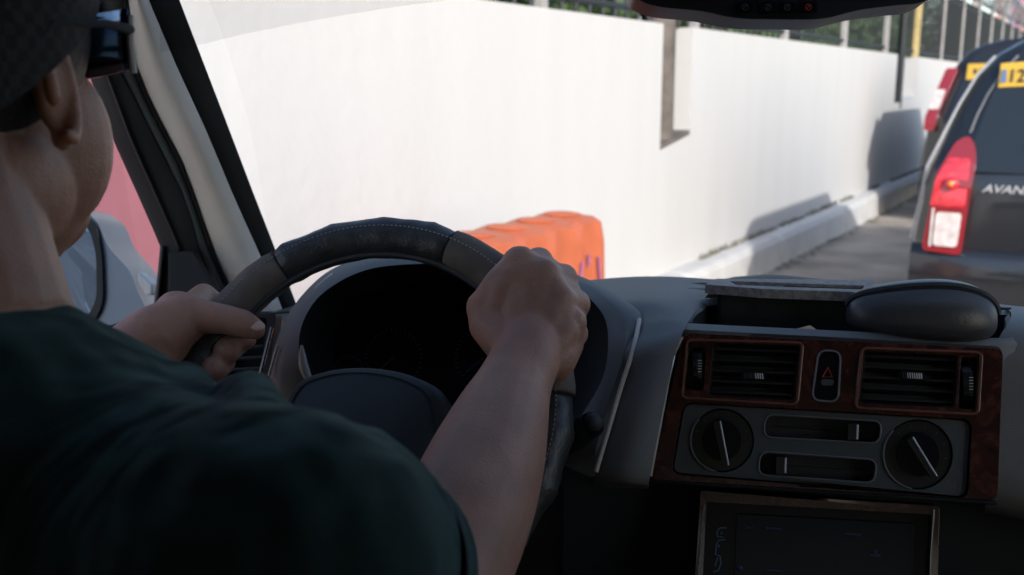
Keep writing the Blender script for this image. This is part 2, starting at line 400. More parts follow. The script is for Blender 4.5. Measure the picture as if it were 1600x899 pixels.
# lamp posts, gate post, billboard at far right
RX_ = lambda px, s_: math.tan(math.radians(31.7)-math.atan((px-800)/F_PX))*s_
U1 = RX_(1514, 30); s = 30
lp = empty('street_lamp', wp(s, U1, 0), 'tall pale street lamp pole beyond the dark car', 'street lamp')
a = MB(); a.tube([wp(s, U1, z) for z in (0, 3, 6, 8)], [.10, .09, .08, .06], 'palepost', 10); a.build('pole', lp)
a = MB(); a.tube([wp(s, U1, 8), wp(s, U1-.8, 8.35), wp(s, U1-1.8, 8.4)], [.06, .05, .04], 'palepost', 8); a.build('arm', lp)
a = MB(); a.ell(wp(s, U1-2.1, 8.38), (.35, .16, .08), 'iron', n=8); a.build('lamp_head', lp)
s = 36; U1 = RX_(1560, 36)
gp = empty('gate_pillar', wp(s, U1, 0), 'thick cream pillar with reddish cap right of the pale lamp pole', 'pillar')
a = MB(); R = Matrix((E_DIR, N_DIR, Vector((0, 0, 1)))).transposed(); a.box(wp(s, U1, 2.1), (.26, .26, 4.2), 'palepost', R); a.build('shaft', gp, smooth=False)
a = MB(); a.box(wp(s, U1, 4.27), (.42, .42, .13), 'red', R); a.build('pillar_cap', gp, smooth=False)
def billboard_mat():
    m = mat('billboard_print', (.5, .2, .3), .6); n = m.node_tree.nodes; L = m.node_tree.links; b = n['Principled BSDF']
    tc = n.new('ShaderNodeTexCoord'); t = n.new('ShaderNodeTexNoise'); t.inputs['Scale'].default_value = 1.4; L.new(tc.outputs['Object'], t.inputs[0])
    r = n.new('ShaderNodeValToRGB'); e = r.color_ramp.elements; e[0].position = .38; e[0].color = (.2, .14, .35, 1); e[1].position = .62; e[1].color = (.75, .32, .14, 1)
    k = e.new(.5); k.color = (.6, .25, .3, 1); L.new(t.outputs[0], r.inputs[0]); L.new(r.outputs[0], b.inputs['Base Color']); return m
bc = CAM + ray(1612, 10)*42
bb = empty('billboard', (bc.x, bc.y, 0), 'pink, orange and violet billboard at the far upper right', 'billboard')
a = MB(); a.box(bc, (2.6, .15, 3.0), billboard_mat(), R.to_3x3() @ Matrix.Rotation(math.radians(90), 3, 'Z')); a.build('panel', bb, smooth=False)
for q in (-.8, .8):
    a = MB(); a.tube([Vector((bc.x+q, bc.y, 0)), Vector((bc.x+q, bc.y, bc.z-1.4))], .12, 'palepost', 8); a.build('leg', bb)

# ------------------------------------------------------------------ orange barrier
def barrier():
    pR = hitz(948, 337, .95); sR, uR = pR.dot(E_DIR), pR.dot(N_DIR); Ln = 1.05; s0 = sR-Ln
    b = MB(); ns = 60; rows = []
    for i in range(ns+1):
        s = s0 + Ln*i/ns; q = (i/ns*5) % 1; lump = .009*(math.sin(math.pi*q)**1.5) if 0 < i < ns else -.02
        ed = .02 if i in (0, ns) else 0
        prof = [(-.26, 0), (-.26, .16), (-.21, .22), (-.15, .55), (-.14, .86), (-.125, .925), (-.09, .945), (0, .95), (.09, .945), (.125, .925), (.14, .86), (.15, .55), (.21, .22), (.26, .16), (.26, 0)]
        rows.append([wp(s, uR+.14+u*(1-ed*3)+(-.008*(abs(math.sin(math.pi*q))) * (1 if u > 0 else -1) if .2 < z < .9 else 0), z+(lump if z > .9 else 0)-(.02 if ed and z > .8 else 0)) for u, z in prof])
    b.grid(rows, 'orange'); b.add(rows[0], [range(15)], 'orange'); b.add(rows[-1], [range(15)], 'orange')
    root = empty('road_barrier', wp(sR-Ln/2, uR+.14, 0), 'orange plastic water-filled road barrier in front of the white wall', 'barrier')
    b.build('barrier_body', root, ang=50)
    for j in range(5):
        c = s0+Ln*(j+.5)/5; f = MB(); f.ell(wp(c, uR+.14, .957), (.06, .08, .010), 'orange', Matrix((E_DIR, N_DIR, Vector((0, 0, 1)))).transposed(), 10); f.build('filler_ridge', root)
    for (dx, z0, z1, t) in [(-.32, .70, .80, .03), (-.36, .66, .70, .02), (-.22, .78, .82, .0), (-.22, .68, .69, .0), (-.09, .68, .80, -.02)]:
        sc = MB(); sc.tube([wp(sR+dx*.8, uR-.014+.0, z0), wp(sR+dx*.8+t, uR-.014, z1)], .006, 'violet', 5); sc.build('scribble', root)
barrier()

# ------------------------------------------------------------------ cars ahead
def text_mesh(s_, size, ext, mt, name, parent, loc, xdir, ydir, sx=1.0, shear=0):
    c = bpy.data.curves.new(name, 'FONT'); c.body = s_; c.size = size; c.extrude = ext; c.shear = shear; c.offset = .0008
    tmp = bpy.data.objects.new('t', c); COL.objects.link(tmp); bpy.context.view_layer.update()
    me = bpy.data.meshes.new_from_object(tmp.evaluated_get(bpy.context.evaluated_depsgraph_get())); bpy.data.objects.remove(tmp)
    zd = Vector(xdir).cross(Vector(ydir)); Mx = Matrix((Vector(xdir)*sx, Vector(ydir), zd)).transposed().to_4x4()
    me.transform(Matrix.Translation(Vector(loc)-(wloc(parent) if parent else Vector((0, 0, 0)))) @ Mx); me.materials.clear(); me.materials.append(M[mt])
    o = bpy.data.objects.new(name, me); COL.objects.link(o); o.parent = parent; return o
def car(s0, u0, W2, H, Ln, paint, label, lampspec, kind):
    """rear-left detailed estate car; s0 = rear, u0 = lateral centre (towards the wall positive)."""
    root = empty(kind, wp(s0+Ln/2, u0, 0), label, 'car')
    hw = [(.22, .90), (.30, .97), (.45, 1.0), (.60, 1.0), (.72, .985), (.82, .965), (.93, .955), (1.02, .94)]
    up = [(1.06, .92), (1.2, .865), (1.35, .80), (1.5, .72), (1.6, .63), (1.67, .5), (1.72, .28), (1.735, 0)]
    def ring(s, wsc, zlim, lean=0):
        L = []
        for z, h in hw + up:
            zz = min(z*H/1.735, zlim)
            L.append((h*W2*wsc, zz))
        return L
    st = [(-.02, .80, 1.735, .0), (.0, .93, 1.735, 0), (.05, .975, 1.735, 0), (.18, 1, 1.735, 0), (Ln*.35, 1, 1.735, 0), (Ln*.55, 1, 1.735, 0), (Ln*.62, 1, 1.66, 0), (Ln*.76, .99, 1.05, 0), (Ln*.95, .95, .85, 0), (Ln, .82, .66, 0)]
    def lean(z): return max(0, (z-.95*H/1.735))*.38 if z > .95*H/1.735 else 0
    rows = []
    for (ds, wsc, zl, _) in st:
        half = ring(ds, wsc, zl*H/1.735); k_ = max(0, 1-ds/1.6)
        pts = [wp(s0+ds+lean(z)*k_, u0+h, z) for h, z in half] + [wp(s0+ds+lean(z)*k_, u0-h, z) for h, z in half[::-1][1:]]
        rows.append(pts)
    b = MB(); b.grid(rows, paint); n = len(rows[0])
    # rear face as strips
    half = [(h*W2*.80, z*H/1.735) for z, h in hw+up]
    f = [[wp(s0-.02+lean(z)+ -.03*(1-(q/1)**2), u0+h*q, z) for q in (-1, -.7, -.35, 0, .35, .7, 1)] for h, z in half]
    b.grid(f, paint); b.add(rows[-1], [range(n)], paint)
    body = b.build('body', root, ang=60)
    # windows: rear, side
    def rear(pf, off, mt, name, par=root, thick=.012):     # polygon in (u,z) on the rear face
        q = MB(); front = [wp(s0-.055+lean(z)-off, u0+u, z) for u, z in pf]; q.prism(front, [], -E_DIR, -thick, 0, mt); return q.build(name, par, bevel=.004)
    rz = H/1.735
    g1 = [(.60, 1.0), (.585, 1.05), (.50, 1.42), (.44, 1.53), (.30, 1.57), (0, 1.58)]
    poly = [(u*W2/.84, z*rz) for u, z in g1] + [(-u*W2/.84, z*rz) for u, z in g1[::-1][1:]]
    rear(rrect(poly, .04), .0, 'darkglass', 'rear_window')
    for sgn in (1, -1):
        q = MB(); rr = []
        for (ds, z0, z1) in [(.55, 1.06, 1.42), (1.0, 1.04, 1.50), (Ln*.5, 1.03, 1.50), (Ln*.66, 1.02, 1.16)]:
            def hwz(z): return float(np.interp(z/1, [a for a, _ in hw+up], [c_ for _, c_ in hw+up]))*W2+.006
            rr.append([wp(s0+ds, u0+sgn*hwz(z), z*rz) for z in np.linspace(z0, z1, 5)])
        q.grid(rr, 'darkglass'); q.build('side_window', root)
        for ds in (.75, Ln-.85):
            wl = MB(); cc = wp(s0+ds, u0+sgn*(W2-.10), .31)
            wl.tube([cc-N_DIR*.09, cc-N_DIR*.075, cc+N_DIR*.075, cc+N_DIR*.09], [.28, .31, .31, .28], 'tyre', 28); wo = wl.build('wheel', root)
            wl = MB(); wl.tube([cc-N_DIR*.095, cc+N_DIR*.095], [.19, .19], 'metal', 20); wl.build('rim', wo)
        mr = MB(); mr.ell(wp(s0+Ln*.66, u0+sgn*(W2+.09), 1.08*rz), (.09, .11, .085), paint, R, 10); mr.build('side_mirror', root)
        lampspec(root, s0, u0, W2, rz, sgn, rear)
    bp = MB(); bp.grid([[wp(s0-.10+.03*abs(q)**3*2+dz, u0+q*W2*.97, z) for q in np.linspace(-1, 1, 13)] for z, dz in [(.24, .10), (.28, .01), (.42, 0), (.55, .0), (.60, .03), (.605, .10)]], paint)
    bp.build('bumper', root, ang=60)
    return root, rear, lean
def lamps_mpv(root, s0, u0, W2, rz, sgn, rear):
    # tall lamp: upper dark red, middle red, lower clear
    o = [(.770, .58), (.745, .82), (.735, .98), (.655, 1.16), (.60, 1.19), (.565, 1.15), (.545, 1.06), (.555, .90), (.575, .565)]
    lo = rear(rrect([(u*sgn, z) for u, z in o], .03), .035, 'redlamp2', 'tail_lamp', thick=.07)
    rear(rrect([(u*sgn, z) for u, z in [(.745, .82), (.725, .97), (.68, 1.075), (.572, 1.075), (.572, .82)]], .02), .049, 'redlamp', 'brake_lens', lo)
    rear(rrect([(u*sgn, z) for u, z in [(.715, .61), (.71, .79), (.585, .79), (.595, .61)]], .02), .050, 'clearlamp', 'reversing_lens', lo)
    rear(rrect([(u*sgn, z) for u, z in [(.735, .605), (.732, .81), (.72, .81), (.722, .605)]], .004), .046, 'clearlamp', 'lens_edge', lo)
    q = MB(); q.ell(wp(s0-.055-.052, u0+sgn*.645, .945), (.035, .035, .035), 'redlamp', n=10); q.ell(wp(s0-.055-.075, u0+sgn*.645, .945), (.016,)*3, 'bulb', n=8); q.build('bulb', lo)
AU = .09; AT = 5.75
r1, rear1, lean1 = car(AT, AU, .86, 1.74, 4.15, 'navy', 'dark navy people carrier stopped ahead, cut off by the right edge', lamps_mpv, 'parked_car')
pl_ = rear1([(.495, 1.435), (.495, 1.56), (.12, 1.585), (.12, 1.455)], .006, 'yellow', 'number_sticker')
tx = -N_DIR; ty = (Vector((0, 0, 1))+E_DIR*.38).normalized()
text_mesh('12', .10, .001, 'ink', 'numeral', pl_, wp(AT-.055+lean1(1.46)-.014, AU+.452, 1.465), tx, ty, .85)
q = MB(); q.prism([wp(AT-.055+lean1(z)-.009, AU+u, z) for u, z in [(.485, 1.455), (.485, 1.525), (.462, 1.53), (.455, 1.465)]], [], -E_DIR, 0, .003, 'legend'); q.build('seal_mark', pl_)
text_mesh('AVANZA', .056, .005, 'badge', 'badge', r1, wp(AT-.075, AU+.50, .905), tx, Vector((0, 0, 1)), 1.25, .25)
q = MB(); q.ell(wp(AT-.06+lean1(1.14), AU+.27, 1.14), (.045, .045, .035), 'white', n=10); q.build('round_sticker', r1)
q = MB(); q.tube([wp(AT-.062, AU+.575, z) for z in (.28, .45, .58)], .004, 'matte', 6); q.build('tailgate_gap', r1)
q = MB(); q.tube([wp(AT-.06+.03+lean1(z), AU+u, z) for u, z in [(.60, 1.20), (.575, 1.3), (.54, 1.4), (.48, 1.52), (.42, 1.6)]], .006, 'steel', 8); q.build('pillar_strip', r1)  # grey tube paints the bright reflection along the pillar edge
q = MB(); q.tube([wp(AT+.03+lean1(z)*.95, AU+u*.86*.985, z) for u, z in [(1.0, .62), (.985, .72), (.965, .82), (.94, 1.02), (.865, 1.2), (.80, 1.35), (.72, 1.5), (.63, 1.6)]], .007, 'badge', 8); q.build('corner_highlight', r1)  # pale tube paints a highlight along the body's rear corner
def lamps_suv(root, s0, u0, W2, rz, sgn, rear):
    lo = rear(rrect([(u*sgn, z) for u, z in [(.86, .98), (.86, 1.12), (.72, 1.62), (.60, 1.62), (.74, 1.15), (.76, .98)]], .03), .03, 'redlamp2', 'tail_lamp', thick=.08)
    rear(rrect([(u*sgn, z) for u, z in [(.835, 1.2), (.79, 1.40), (.695, 1.40), (.735, 1.2)]], .02), .042, 'clearlamp', 'reversing_lens', lo)
r2, rear2, lean2 = car(11.3, .92, .90, 1.92, 4.4, 'dkpaint', 'charcoal off-roader farther ahead, half hidden by the navy people carrier', lamps_suv, 'parked_car')
pl_ = rear2([(.52, 1.50), (.52, 1.66), (.10, 1.67), (.10, 1.51)], .012, 'yellow', 'number_sticker')
q = MB()
for k_ in range(6):
    u_ = .46-.055*k_; q.prism([wp(11.3-.055+lean2(z)-.012, .92+u, z) for u, z in [(u_, 1.56), (u_, 1.61), (u_-.035, 1.61), (u_-.035, 1.56)]], [], -E_DIR, 0, .004, 'ink')
q.build('numerals', pl_)

# ================================================================== OWN CAR
CAR = empty('van', (.08, .3, 0), 'interior of the van the driver sits in, grey dashboard with walnut console', 'car')
def part(mb, name, par=None, **k): return mb.build(name, par or CAR, **k)
LX, RX = -.67, .83
# ---- cabin shell
c = MB(); c.box((.08, -.6, .42), (1.5, 3.9, .06), 'matte'); part(c, 'floor', smooth=False)
c = MB(); rows = []
for y, z in [(-2.4, 1.70), (-1.5, 1.80), (-.5, 1.82), (.35, 1.80), (.62, 1.765)]:
    rows.append([Vector((x, y, z - .16*abs((x-.08)/.75)**3)) for x in np.linspace(LX+.03, RX-.03, 15)])
c.grid(rows, 'head'); part(c, 'roof', solid=.05)
for sx, nm in ((LX, 'l'), (RX, 'r')):
    o = 1 if sx > 0 else -1
    c = MB(); c.box((sx, -.08, .77), (.07, 2.1, .66), 'dashdk' if 1 else 0); c.box((sx+o*.05, -.08, .74), (.03, 2.1, .66), 'paint'); d = part(c, 'door', smooth=False)
    c = MB(); c.box((sx, -1.8, .77), (.07, 1.3, .66), 'dashdk'); c.box((sx+o*.05, -1.8, .74), (.03, 1.3, .66), 'paint'); part(c, 'rear_side_panel', smooth=False)
    c = MB(); c.box((sx-o*.02, .03, 1.40), (.07, .28, .72), 'dashdk', Matrix.Rotation(-o*.07, 3, 'Y')); part(c, 'door_pillar', bevel=.02)
    c = MB(); c.box((sx-o*.02, -.40, 1.40), (.06, .56, .70), 'dashdk', Matrix.Rotation(-o*.07, 3, 'Y')); part(c, 'window_blocker', bevel=.02)  # opaque, added out of view to stop sun through the rear side window
    c = MB(); c.tube([(sx, -1.1, 1.08), (sx-o*.06, -1.1, 1.72)], [.06, .05], 'dashdk', 10); part(c, 'rear_pillar')
    c = MB(); c.grid([[Vector((sx-o*.01, y, 1.09)), Vector((sx-o*.05, y, 1.72))] for y in (-2.38, -1.15, -.2)], 'tint'); part(c, 'rear_side_window')
c = MB(); c.box((.08, -2.42, .75), (1.5, .08, .8), 'dashdk'); c.box((.08, -2.42, 1.68), (1.4, .08, .1), 'dashdk'); part(c, 'tailgate', smooth=False)
c = MB(); c.tube([(LX-.0, -2.42, 1.1), (LX+.06, -2.4, 1.7)], .06, 'dashdk', 8); c.tube([(RX, -2.42, 1.1), (RX-.06, -2.4, 1.7)], .06, 'dashdk', 8); part(c, 'tail_pillar')
c = MB(); c.grid([[Vector((x, -2.42, z)) for x in (LX, .08, RX)] for z in (1.15, 1.64)], 'tint'); part(c, 'rear_window')
# right front side: window frame, pillar (outside the picture, shapes the light)
c = MB(); c.tube([(RX, .98, 1.12), (RX-.03, .9, 1.24), (RX-.08, .62, 1.72)], [.05, .045, .05], 'dashdk', 10); part(c, 'windscreen_pillar')
c = MB(); c.grid([[Vector((RX-.01, -.1, 1.09)), Vector((RX-.06, -.15, 1.72))], [Vector((RX-.01, .97, 1.09)), Vector((RX-.06, .6, 1.72))]], 'side'); part(c, 'passenger_window', solid=.004)
# hood
c = MB(); rows = []
for y, z, w_ in [(1.36, 1.0, .74), (1.7, .97, .76), (2.2, .91, .75), (2.45, .80, .70), (2.5, .5, .68)]:
    rows.append([Vector((.08+q*w_, y-.06*q*q, z-.10*abs(q)**4)) for q in np.linspace(-1, 1, 11)])
c.grid(rows, 'paint'); part(c, 'bonnet', solid=.01)
# seats
def seat(x):
    st_ = MB(); st_.box((x, .30, .72), (.5, .5, .16), 'fabric'); so = part(st_, 'seat', bevel=.05)
    b_ = MB(); b_.box((x, .10, 1.0), (.48, .13, .55), 'fabric', Matrix.Rotation(math.radians(12), 3, 'X')); b_.build('backrest', so, bevel=.05)
    if x > 0:
        b_ = MB(); b_.box((x, .02, 1.40), (.30, .11, .22), 'fabric'); b_.build('headrest_blocker', so, bevel=.04)  # added out of view to block light from the passenger window
    b_ = MB(); b_.box((x, .30, .54), (.4, .4, .2), 'matte'); b_.build('seat_base', so, smooth=False)
seat(-.36); seat(.52)

# ---- left windscreen pillar, built of its strips
def strip(name, le, ri, ys, ds, mt, bulge=.012, back=.03, par=None, nseg=9, n2=30):
    b = MB(); rows = []
    for y in np.linspace(ys[0], ys[-1], n2):
        xl = lin(y, *zip(*le)[::1]) if 0 else lin(y, [p[1] for p in le], [p[0] for p in le]); xr = lin(y, [p[1] for p in ri], [p[0] for p in ri]); d = lin(y, ys, ds)
        row = []
        for q in np.linspace(0, 1, nseg): row.append(P(xl+(xr-xl)*q, y, d-bulge*math.sin(math.pi*q)))
        row.append(P(xr, y, d+back)); row.append(P(xl, y, d+back)); rows.append(row)
    b.grid(rows, mt, cv=True); k_ = len(rows[0]); b.add(rows[0], [range(k_)], mt); b.add(rows[-1], [range(k_)], mt)
    return b.build(name, par or CAR, ang=50)
ysP = [-120, 0, 200, 400, 520]; dsP = [.98, 1.03, 1.15, 1.30, 1.36]
cl_ = [(178, -120), (198, 0), (203, 50), (209, 100), (229, 150), (254, 200), (281, 250), (300, 300), (317, 350), (335, 400), (362, 460), (385, 520)]
cr_ = [(190, -120), (232, 0), (253, 50), (274, 100), (297, 150), (320, 200), (341, 250), (362, 300), (384, 350), (407, 400), (432, 460), (455, 520)]
br_ = [(234, -120), (280, 0), (357, 200), (395, 300), (434, 400), (480, 520)]
pil = strip('windscreen_pillar', cl_, cr_, ysP, dsP, 'cream', .02, .06)
strip('glazing_edge', [(x-1, y) for x, y in cr_], br_, ysP, [d+.02 for d in dsP], 'rubber', .006, .04, pil)
sl_ = [(120, -120), (150, 0), (180, 100), (207, 150), (232, 200), (257, 250), (283, 300), (300, 350), (312, 400), (340, 460), (350, 520)]
strip('door_seal', sl_, [(x-5, y) for x, y in cl_], ysP, [d-.005 for d in dsP], 'seal', .008, .05, pil)
strip('seal_gap', [(a[0]-6, a[1]) for a in cl_], [(a[0]+2, a[1]) for a in cl_], ysP, [d-.004 for d in dsP], 'matte', .004, .05, pil)
fl_ = [(70, -120), (105, 0), (140, 120), (177, 220), (213, 300), (235, 350), (251, 386), (247, 430), (236, 520)]
fr_ = [(x+1, y) for x, y in sl_]
dfr = strip('door_frame', fl_, fr_, ysP, [d-.01 for d in dsP], 'rubber', .010, .04)
strip('frame_lip', [(x+26, y) for x, y in fl_ if y < 390]+[(262, 520)], [(x+30, y) for x, y in fl_ if y < 390]+[(266, 520)], ysP, [d-.025 for d in dsP], 'dashdk', .003, .01, dfr)
strip('frame_lip', [(x-1, y) for x, y in fl_ if y >= 386]+[], [(x+6, y) for x, y in fl_ if y >= 386], [386, 520], [1.27, 1.33], 'seal', .004, .02, dfr)
# sail panel and dark plug in the window corner
b = MB(); b.prism([P(x, y, 1.26) for x, y in [(262, 395), (300, 392), (345, 470), (340, 520), (262, 520)]], [], -FW, -.02, .0, 'matte'); b.build('corner_cover', dfr, bevel=.003)
# header rail at the top of the windscreen
hdr = MB(); hdr.tube([P(-60, -330, .82), P(150, -300, .83), P(800, -360, .80), P(1500, -480, .76), P(2300, -700, .7)], .05, 'head', 12); part(hdr, 'header_rail')
# windscreen glass
def wsp(px, py, d): return P(px, py, d)
wr = []
for t in np.linspace(0, 1, 14):
    a = [P(430, 470, 1.34), P(900, 452, 1.36), P(1300, 455, 1.33), P(1700, 500, 1.22), P(2150, 560, 1.08)]
    z_ = [P(232, -200, .98), P(800, -250, .86), P(1300, -300, .84), P(1700, -380, .78), P(2150, -520, .72)]
    rr = [a[i]*(1-t)+z_[i]*t + Vector((0, .05*math.sin(math.pi*t), .03*math.sin(math.pi*t))) for i in range(5)]
    wr.append([Vector(q) for q in catmull([tuple(x) for x in rr], 6)])
g_ = MB(); g_.grid(wr, 'glass'); ws = part(g_, 'windscreen')
# tinted band along the upper edge of the glass (as seen at its upper left)
def on_ws(px, py):
    best = None; r = ray(px, py)
    # locate (t) along column nearest px
    for i in range(len(wr)-1):
        for j in range(len(wr[0])-1):
            A, B, C, D = wr[i][j], wr[i][j+1], wr[i+1][j+1], wr[i+1][j]
            from mathutils.geometry import intersect_ray_tri as irt
            h = irt(A, B, C, r, CAM, True) or irt(A, C, D, r, CAM, True)
            if h: return h - r.normalized()*.003
    return P(px, py, 1.0)
bx_ = [250, 320, 380, 460, 540, 620, 700, 780, 900, 1050, 1250, 1500, 1700]; by_ = [83, 69, 54, 38, 24, 11, 1, -10, -26, -48, -80, -120, -150]
g_ = MB(); g_.grid([[on_ws(x, y*(1-q)-185*q) for x, y in zip(bx_, by_)] for q in (0, .25, .5, .75, 1)], 'band'); g_.build('shade_band', ws)
# side window glass
g_ = MB(); g_.grid([[P(-140, -80, 1.02), P(105, -80, 1.02)], [P(-140, 250, 1.1), P(190, 250, 1.15)], [P(-140, 560, 1.2), P(245, 560, 1.3)]], 'side'); g_.build('driver_window', CAR)

# ---- side mirror
mr = MB()
ho = [(70, 330), (118, 322), (152, 345), (167, 385), (204, 425), (215, 458), (238, 500), (242, 540), (150, 545), (60, 545)]
mr.prism([P(x, y, 1.38) for x, y in rrect(ho, 14)], [], FW, 0, .10, 'paint'); mo = part(mr, 'side_mirror', bevel=.02)
fr = rrect([(75, 338), (125, 332), (152, 352), (161, 400), (163, 470), (152, 500), (120, 522), (75, 525)], 16)
inn = rrect([(75, 350), (122, 345), (143, 362), (152, 400), (153, 465), (143, 490), (118, 508), (75, 512)], 12)
b = MB(); b.prism([P(x, y, 1.375) for x, y in fr], [[P(x, y, 1.375) for x, y in inn]], -FW, -.03, .004, 'gloss'); b.build('mirror_rim', mo, bevel=.002)
b = MB(); b.prism([P(x, y, 1.378) for x, y in inn], [], -FW, -.012, -.002, 'metal'); b.mats[0] = mat('mirror_silver', (.20, .26, .34), .03, metal=1); b.build('mirror_glass', mo)
b = MB(); b.prism([P(x, y, 1.36) for x, y in [(214, 424), (238, 445), (238, 462), (226, 462), (215, 440)]], [], FW, 0, .03, 'white'); b.build('mirror_trim', mo, bevel=.003)
b = MB(); b.tube([P(150, 520, 1.36), P(243, 492, 1.35)], .004, 'dashdk', 6); b.tube([P(90, 530, 1.352), P(250, 538, 1.34)], .010, 'paint', 8); b.build('mirror_arm', mo)

# ---- dashboard skin
dash = MB()
lb = [(905, 440, 1.33), (918, 452, 1.20), (945, 462, 1.10), (975, 474, 1.01), (985, 500, .975), (975, 545, .915), (970, 600, .90), (952, 660, .885), (932, 742, .875), (928, 756, .90), (926, 765, .97)]
rb = [(1115, 437, 1.30), (1112, 452, 1.20), (1104, 463, 1.09), (1094, 478, 1.00), (1080, 497, .935), (1066, 522, .892), (1052, 565, .880), (1040, 620, .872), (1015, 748, .858), (1014, 758, .885), (1013, 768, .96)]
lb2, rb2 = catmull(lb, 5), catmull(rb, 5); rows = []
for a, c_ in zip(lb2, rb2):
    rows.append([P(a[0]+(c_[0]-a[0])*q, a[1]+(c_[1]-a[1])*q - 6*math.sin(math.pi*q)*(a[1] < 520), a[2]+(c_[2]-a[2])*q - .008*math.sin(math.pi*q)) for q in np.linspace(0, 1, 13)])
dash.grid(rows, 'dash')
# right hand shoulder of the dash
lb = [(1470, 470, 1.15), (1540, 474, 1.05), (1577, 486, .95), (1576, 505, .90), (1558, 540, .880), (1552, 640, .872), (1540, 785, .862), (1540, 800, .95)]
rb = [(2420, 560, .92), (2420, 565, .86), (2420, 575, .80), (2420, 600, .76), (2420, 650, .73), (2420, 770, .72), (2420, 960, .71), (2420, 985, .80)]
rows = [[P(a[0]+(c_[0]-a[0])*q, a[1]+(c_[1]-a[1])*q, a[2]+(c_[2]-a[2])*q) for q in np.linspace(0, 1, 9)] for a, c_ in zip(catmull(lb, 5), catmull(rb, 5))]
dash.grid(rows, 'dash')
# top pad right across behind the tray, and the left corner of the dash
top_f = [(400, 505, 1.36), (480, 470, 1.40), (600, 450, 1.42), (800, 445, 1.41), (925, 440, 1.38), (1115, 437, 1.35), (1150, 433, 1.33), (1210, 430, 1.33), (1275, 436, 1.32), (1345, 446, 1.30), (1440, 460, 1.27), (1600, 484, 1.20), (1900, 520, 1.12), (2420, 580, .96)]
top_n = [(330, 505, 1.14), (440, 500, 1.12), (560, 470, 1.15), (800, 470, 1.15), (930, 452, 1.27), (1115, 447, 1.26), (1150, 447, 1.25), (1210, 449, 1.25), (1275, 454, 1.24), (1345, 460, 1.22), (1440, 470, 1.18), (1600, 492, 1.06), (1900, 540, .95), (2420, 620, .80)]
F2, N2 = catmull(top_f, 4), catmull(top_n, 4)
rows = [[P(a[0]+(b_[0]-a[0])*q, a[1]+(b_[1]-a[1])*q-(3*math.sin(math.pi*q)), a[2]+(b_[2]-a[2])*q) for a, b_ in zip(F2, N2)] for q in np.linspace(0, 1, 5)]
rows.insert(0, [P(a[0], a[1]+30, a[2]+.03) for a in F2])
dash.grid(rows, 'dashdk')
dsh = part(dash, 'dashboard', ang=60)
# grooves by the windscreen
b = MB(); b.tube([P(*p) for p in [(925, 452, 1.25), (1010, 450, 1.25), (1115, 450, 1.24)]], .006, 'matte', 8); b.tube([P(*p) for p in [(930, 459, 1.17), (1010, 455, 1.18), (1115, 456, 1.17)]], .004, 'dash', 8)
b.build('demister_groove', dsh)
b = MB(); b.tube([P(*p) for p in catmull([(999, 500, .945), (990, 545, .905), (972, 600, .89), (954, 660, .876), (931, 738, .868)], 5)], .0022, 'edge', 8); b.build('edge_highlight', dsh)  # pale tube paints the light caught on the bezel edge

# ---- instrument binnacle
outer = [(420, 640, 1.02), (421, 590, 1.03), (428, 545, 1.04), (446, 500, 1.05), (472, 462, 1.07), (508, 428, 1.09), (550, 408, 1.10), (600, 398, 1.11), (680, 395, 1.11), (790, 402, 1.09), (870, 420, 1.08), (925, 440, 1.06), (970, 466, 1.01), (1003, 496, .955), (986, 548, .915), (969, 602, .90), (950, 662, .885), (930, 745, .88)]
mid = [(440, 640, 1.00), (440, 590, 1.00), (445, 548, 1.01), (460, 506, 1.02), (484, 468, 1.035), (515, 438, 1.05), (556, 418, 1.06), (604, 407, 1.06), (682, 404, 1.06), (792, 412, 1.05), (868, 432, 1.04), (918, 446, 1.02), (945, 466, .985), (975, 496, .945), (975, 548, .91), (960, 602, .895), (941, 662, .882), (921, 745, .88)]
inner = [(500, 640, 1.00), (480, 600, 1.00), (468, 560, 1.00), (470, 515, 1.01), (490, 474, 1.025), (522, 446, 1.04), (562, 426, 1.05), (608, 416, 1.05), (684, 413, 1.05), (788, 420, 1.04), (862, 440, 1.03), (905, 456, 1.01), (930, 476, .985), (947, 504, .965), (950, 545, .94), (942, 590, .925), (915, 640, .92), (860, 720, .92)]
deep = [(545, 640, 1.14), (530, 600, 1.15), (520, 560, 1.16), (522, 525, 1.17), (540, 490, 1.18), (565, 465, 1.19), (585, 456, 1.19), (615, 450, 1.19), (670, 447, 1.19), (770, 449, 1.19), (830, 460, 1.18), (860, 475, 1.17), (880, 495, 1.16), (890, 520, 1.15), (892, 550, 1.14), (885, 590, 1.13), (870, 640, 1.13), (830, 720, 1.13)]
loops = [catmull(x, 5) for x in (outer, mid, inner)]
b = MB()
b.grid([[P(*p) for p in l] for l in loops], 'dash'); bo = part(b, 'instrument_binnacle', ang=70)
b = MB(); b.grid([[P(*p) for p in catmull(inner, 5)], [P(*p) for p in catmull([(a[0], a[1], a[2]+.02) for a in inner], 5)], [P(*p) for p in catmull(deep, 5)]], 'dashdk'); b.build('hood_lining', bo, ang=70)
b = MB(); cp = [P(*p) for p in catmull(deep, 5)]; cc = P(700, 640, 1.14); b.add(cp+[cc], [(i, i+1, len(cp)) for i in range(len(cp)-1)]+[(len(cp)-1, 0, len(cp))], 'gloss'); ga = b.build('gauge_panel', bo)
for cx, cy, rr in [(615, 560, 46), (755, 560, 46), (850, 575, 26), (545, 580, 24)]:
    b = MB(); 
    for k_ in range(28):
        a = math.radians(140+260*k_/27); b.tube([P(cx+rr*math.cos(a), cy+rr*math.sin(a), 1.125), P(cx+rr*.88*math.cos(a), cy+rr*.88*math.sin(a), 1.125)], .0007, 'faint', 4)
    b.tube([P(cx, cy, 1.12), P(cx-rr*.6, cy+rr*.5, 1.12)], .001, 'faint', 4); b.build('dial', bo)
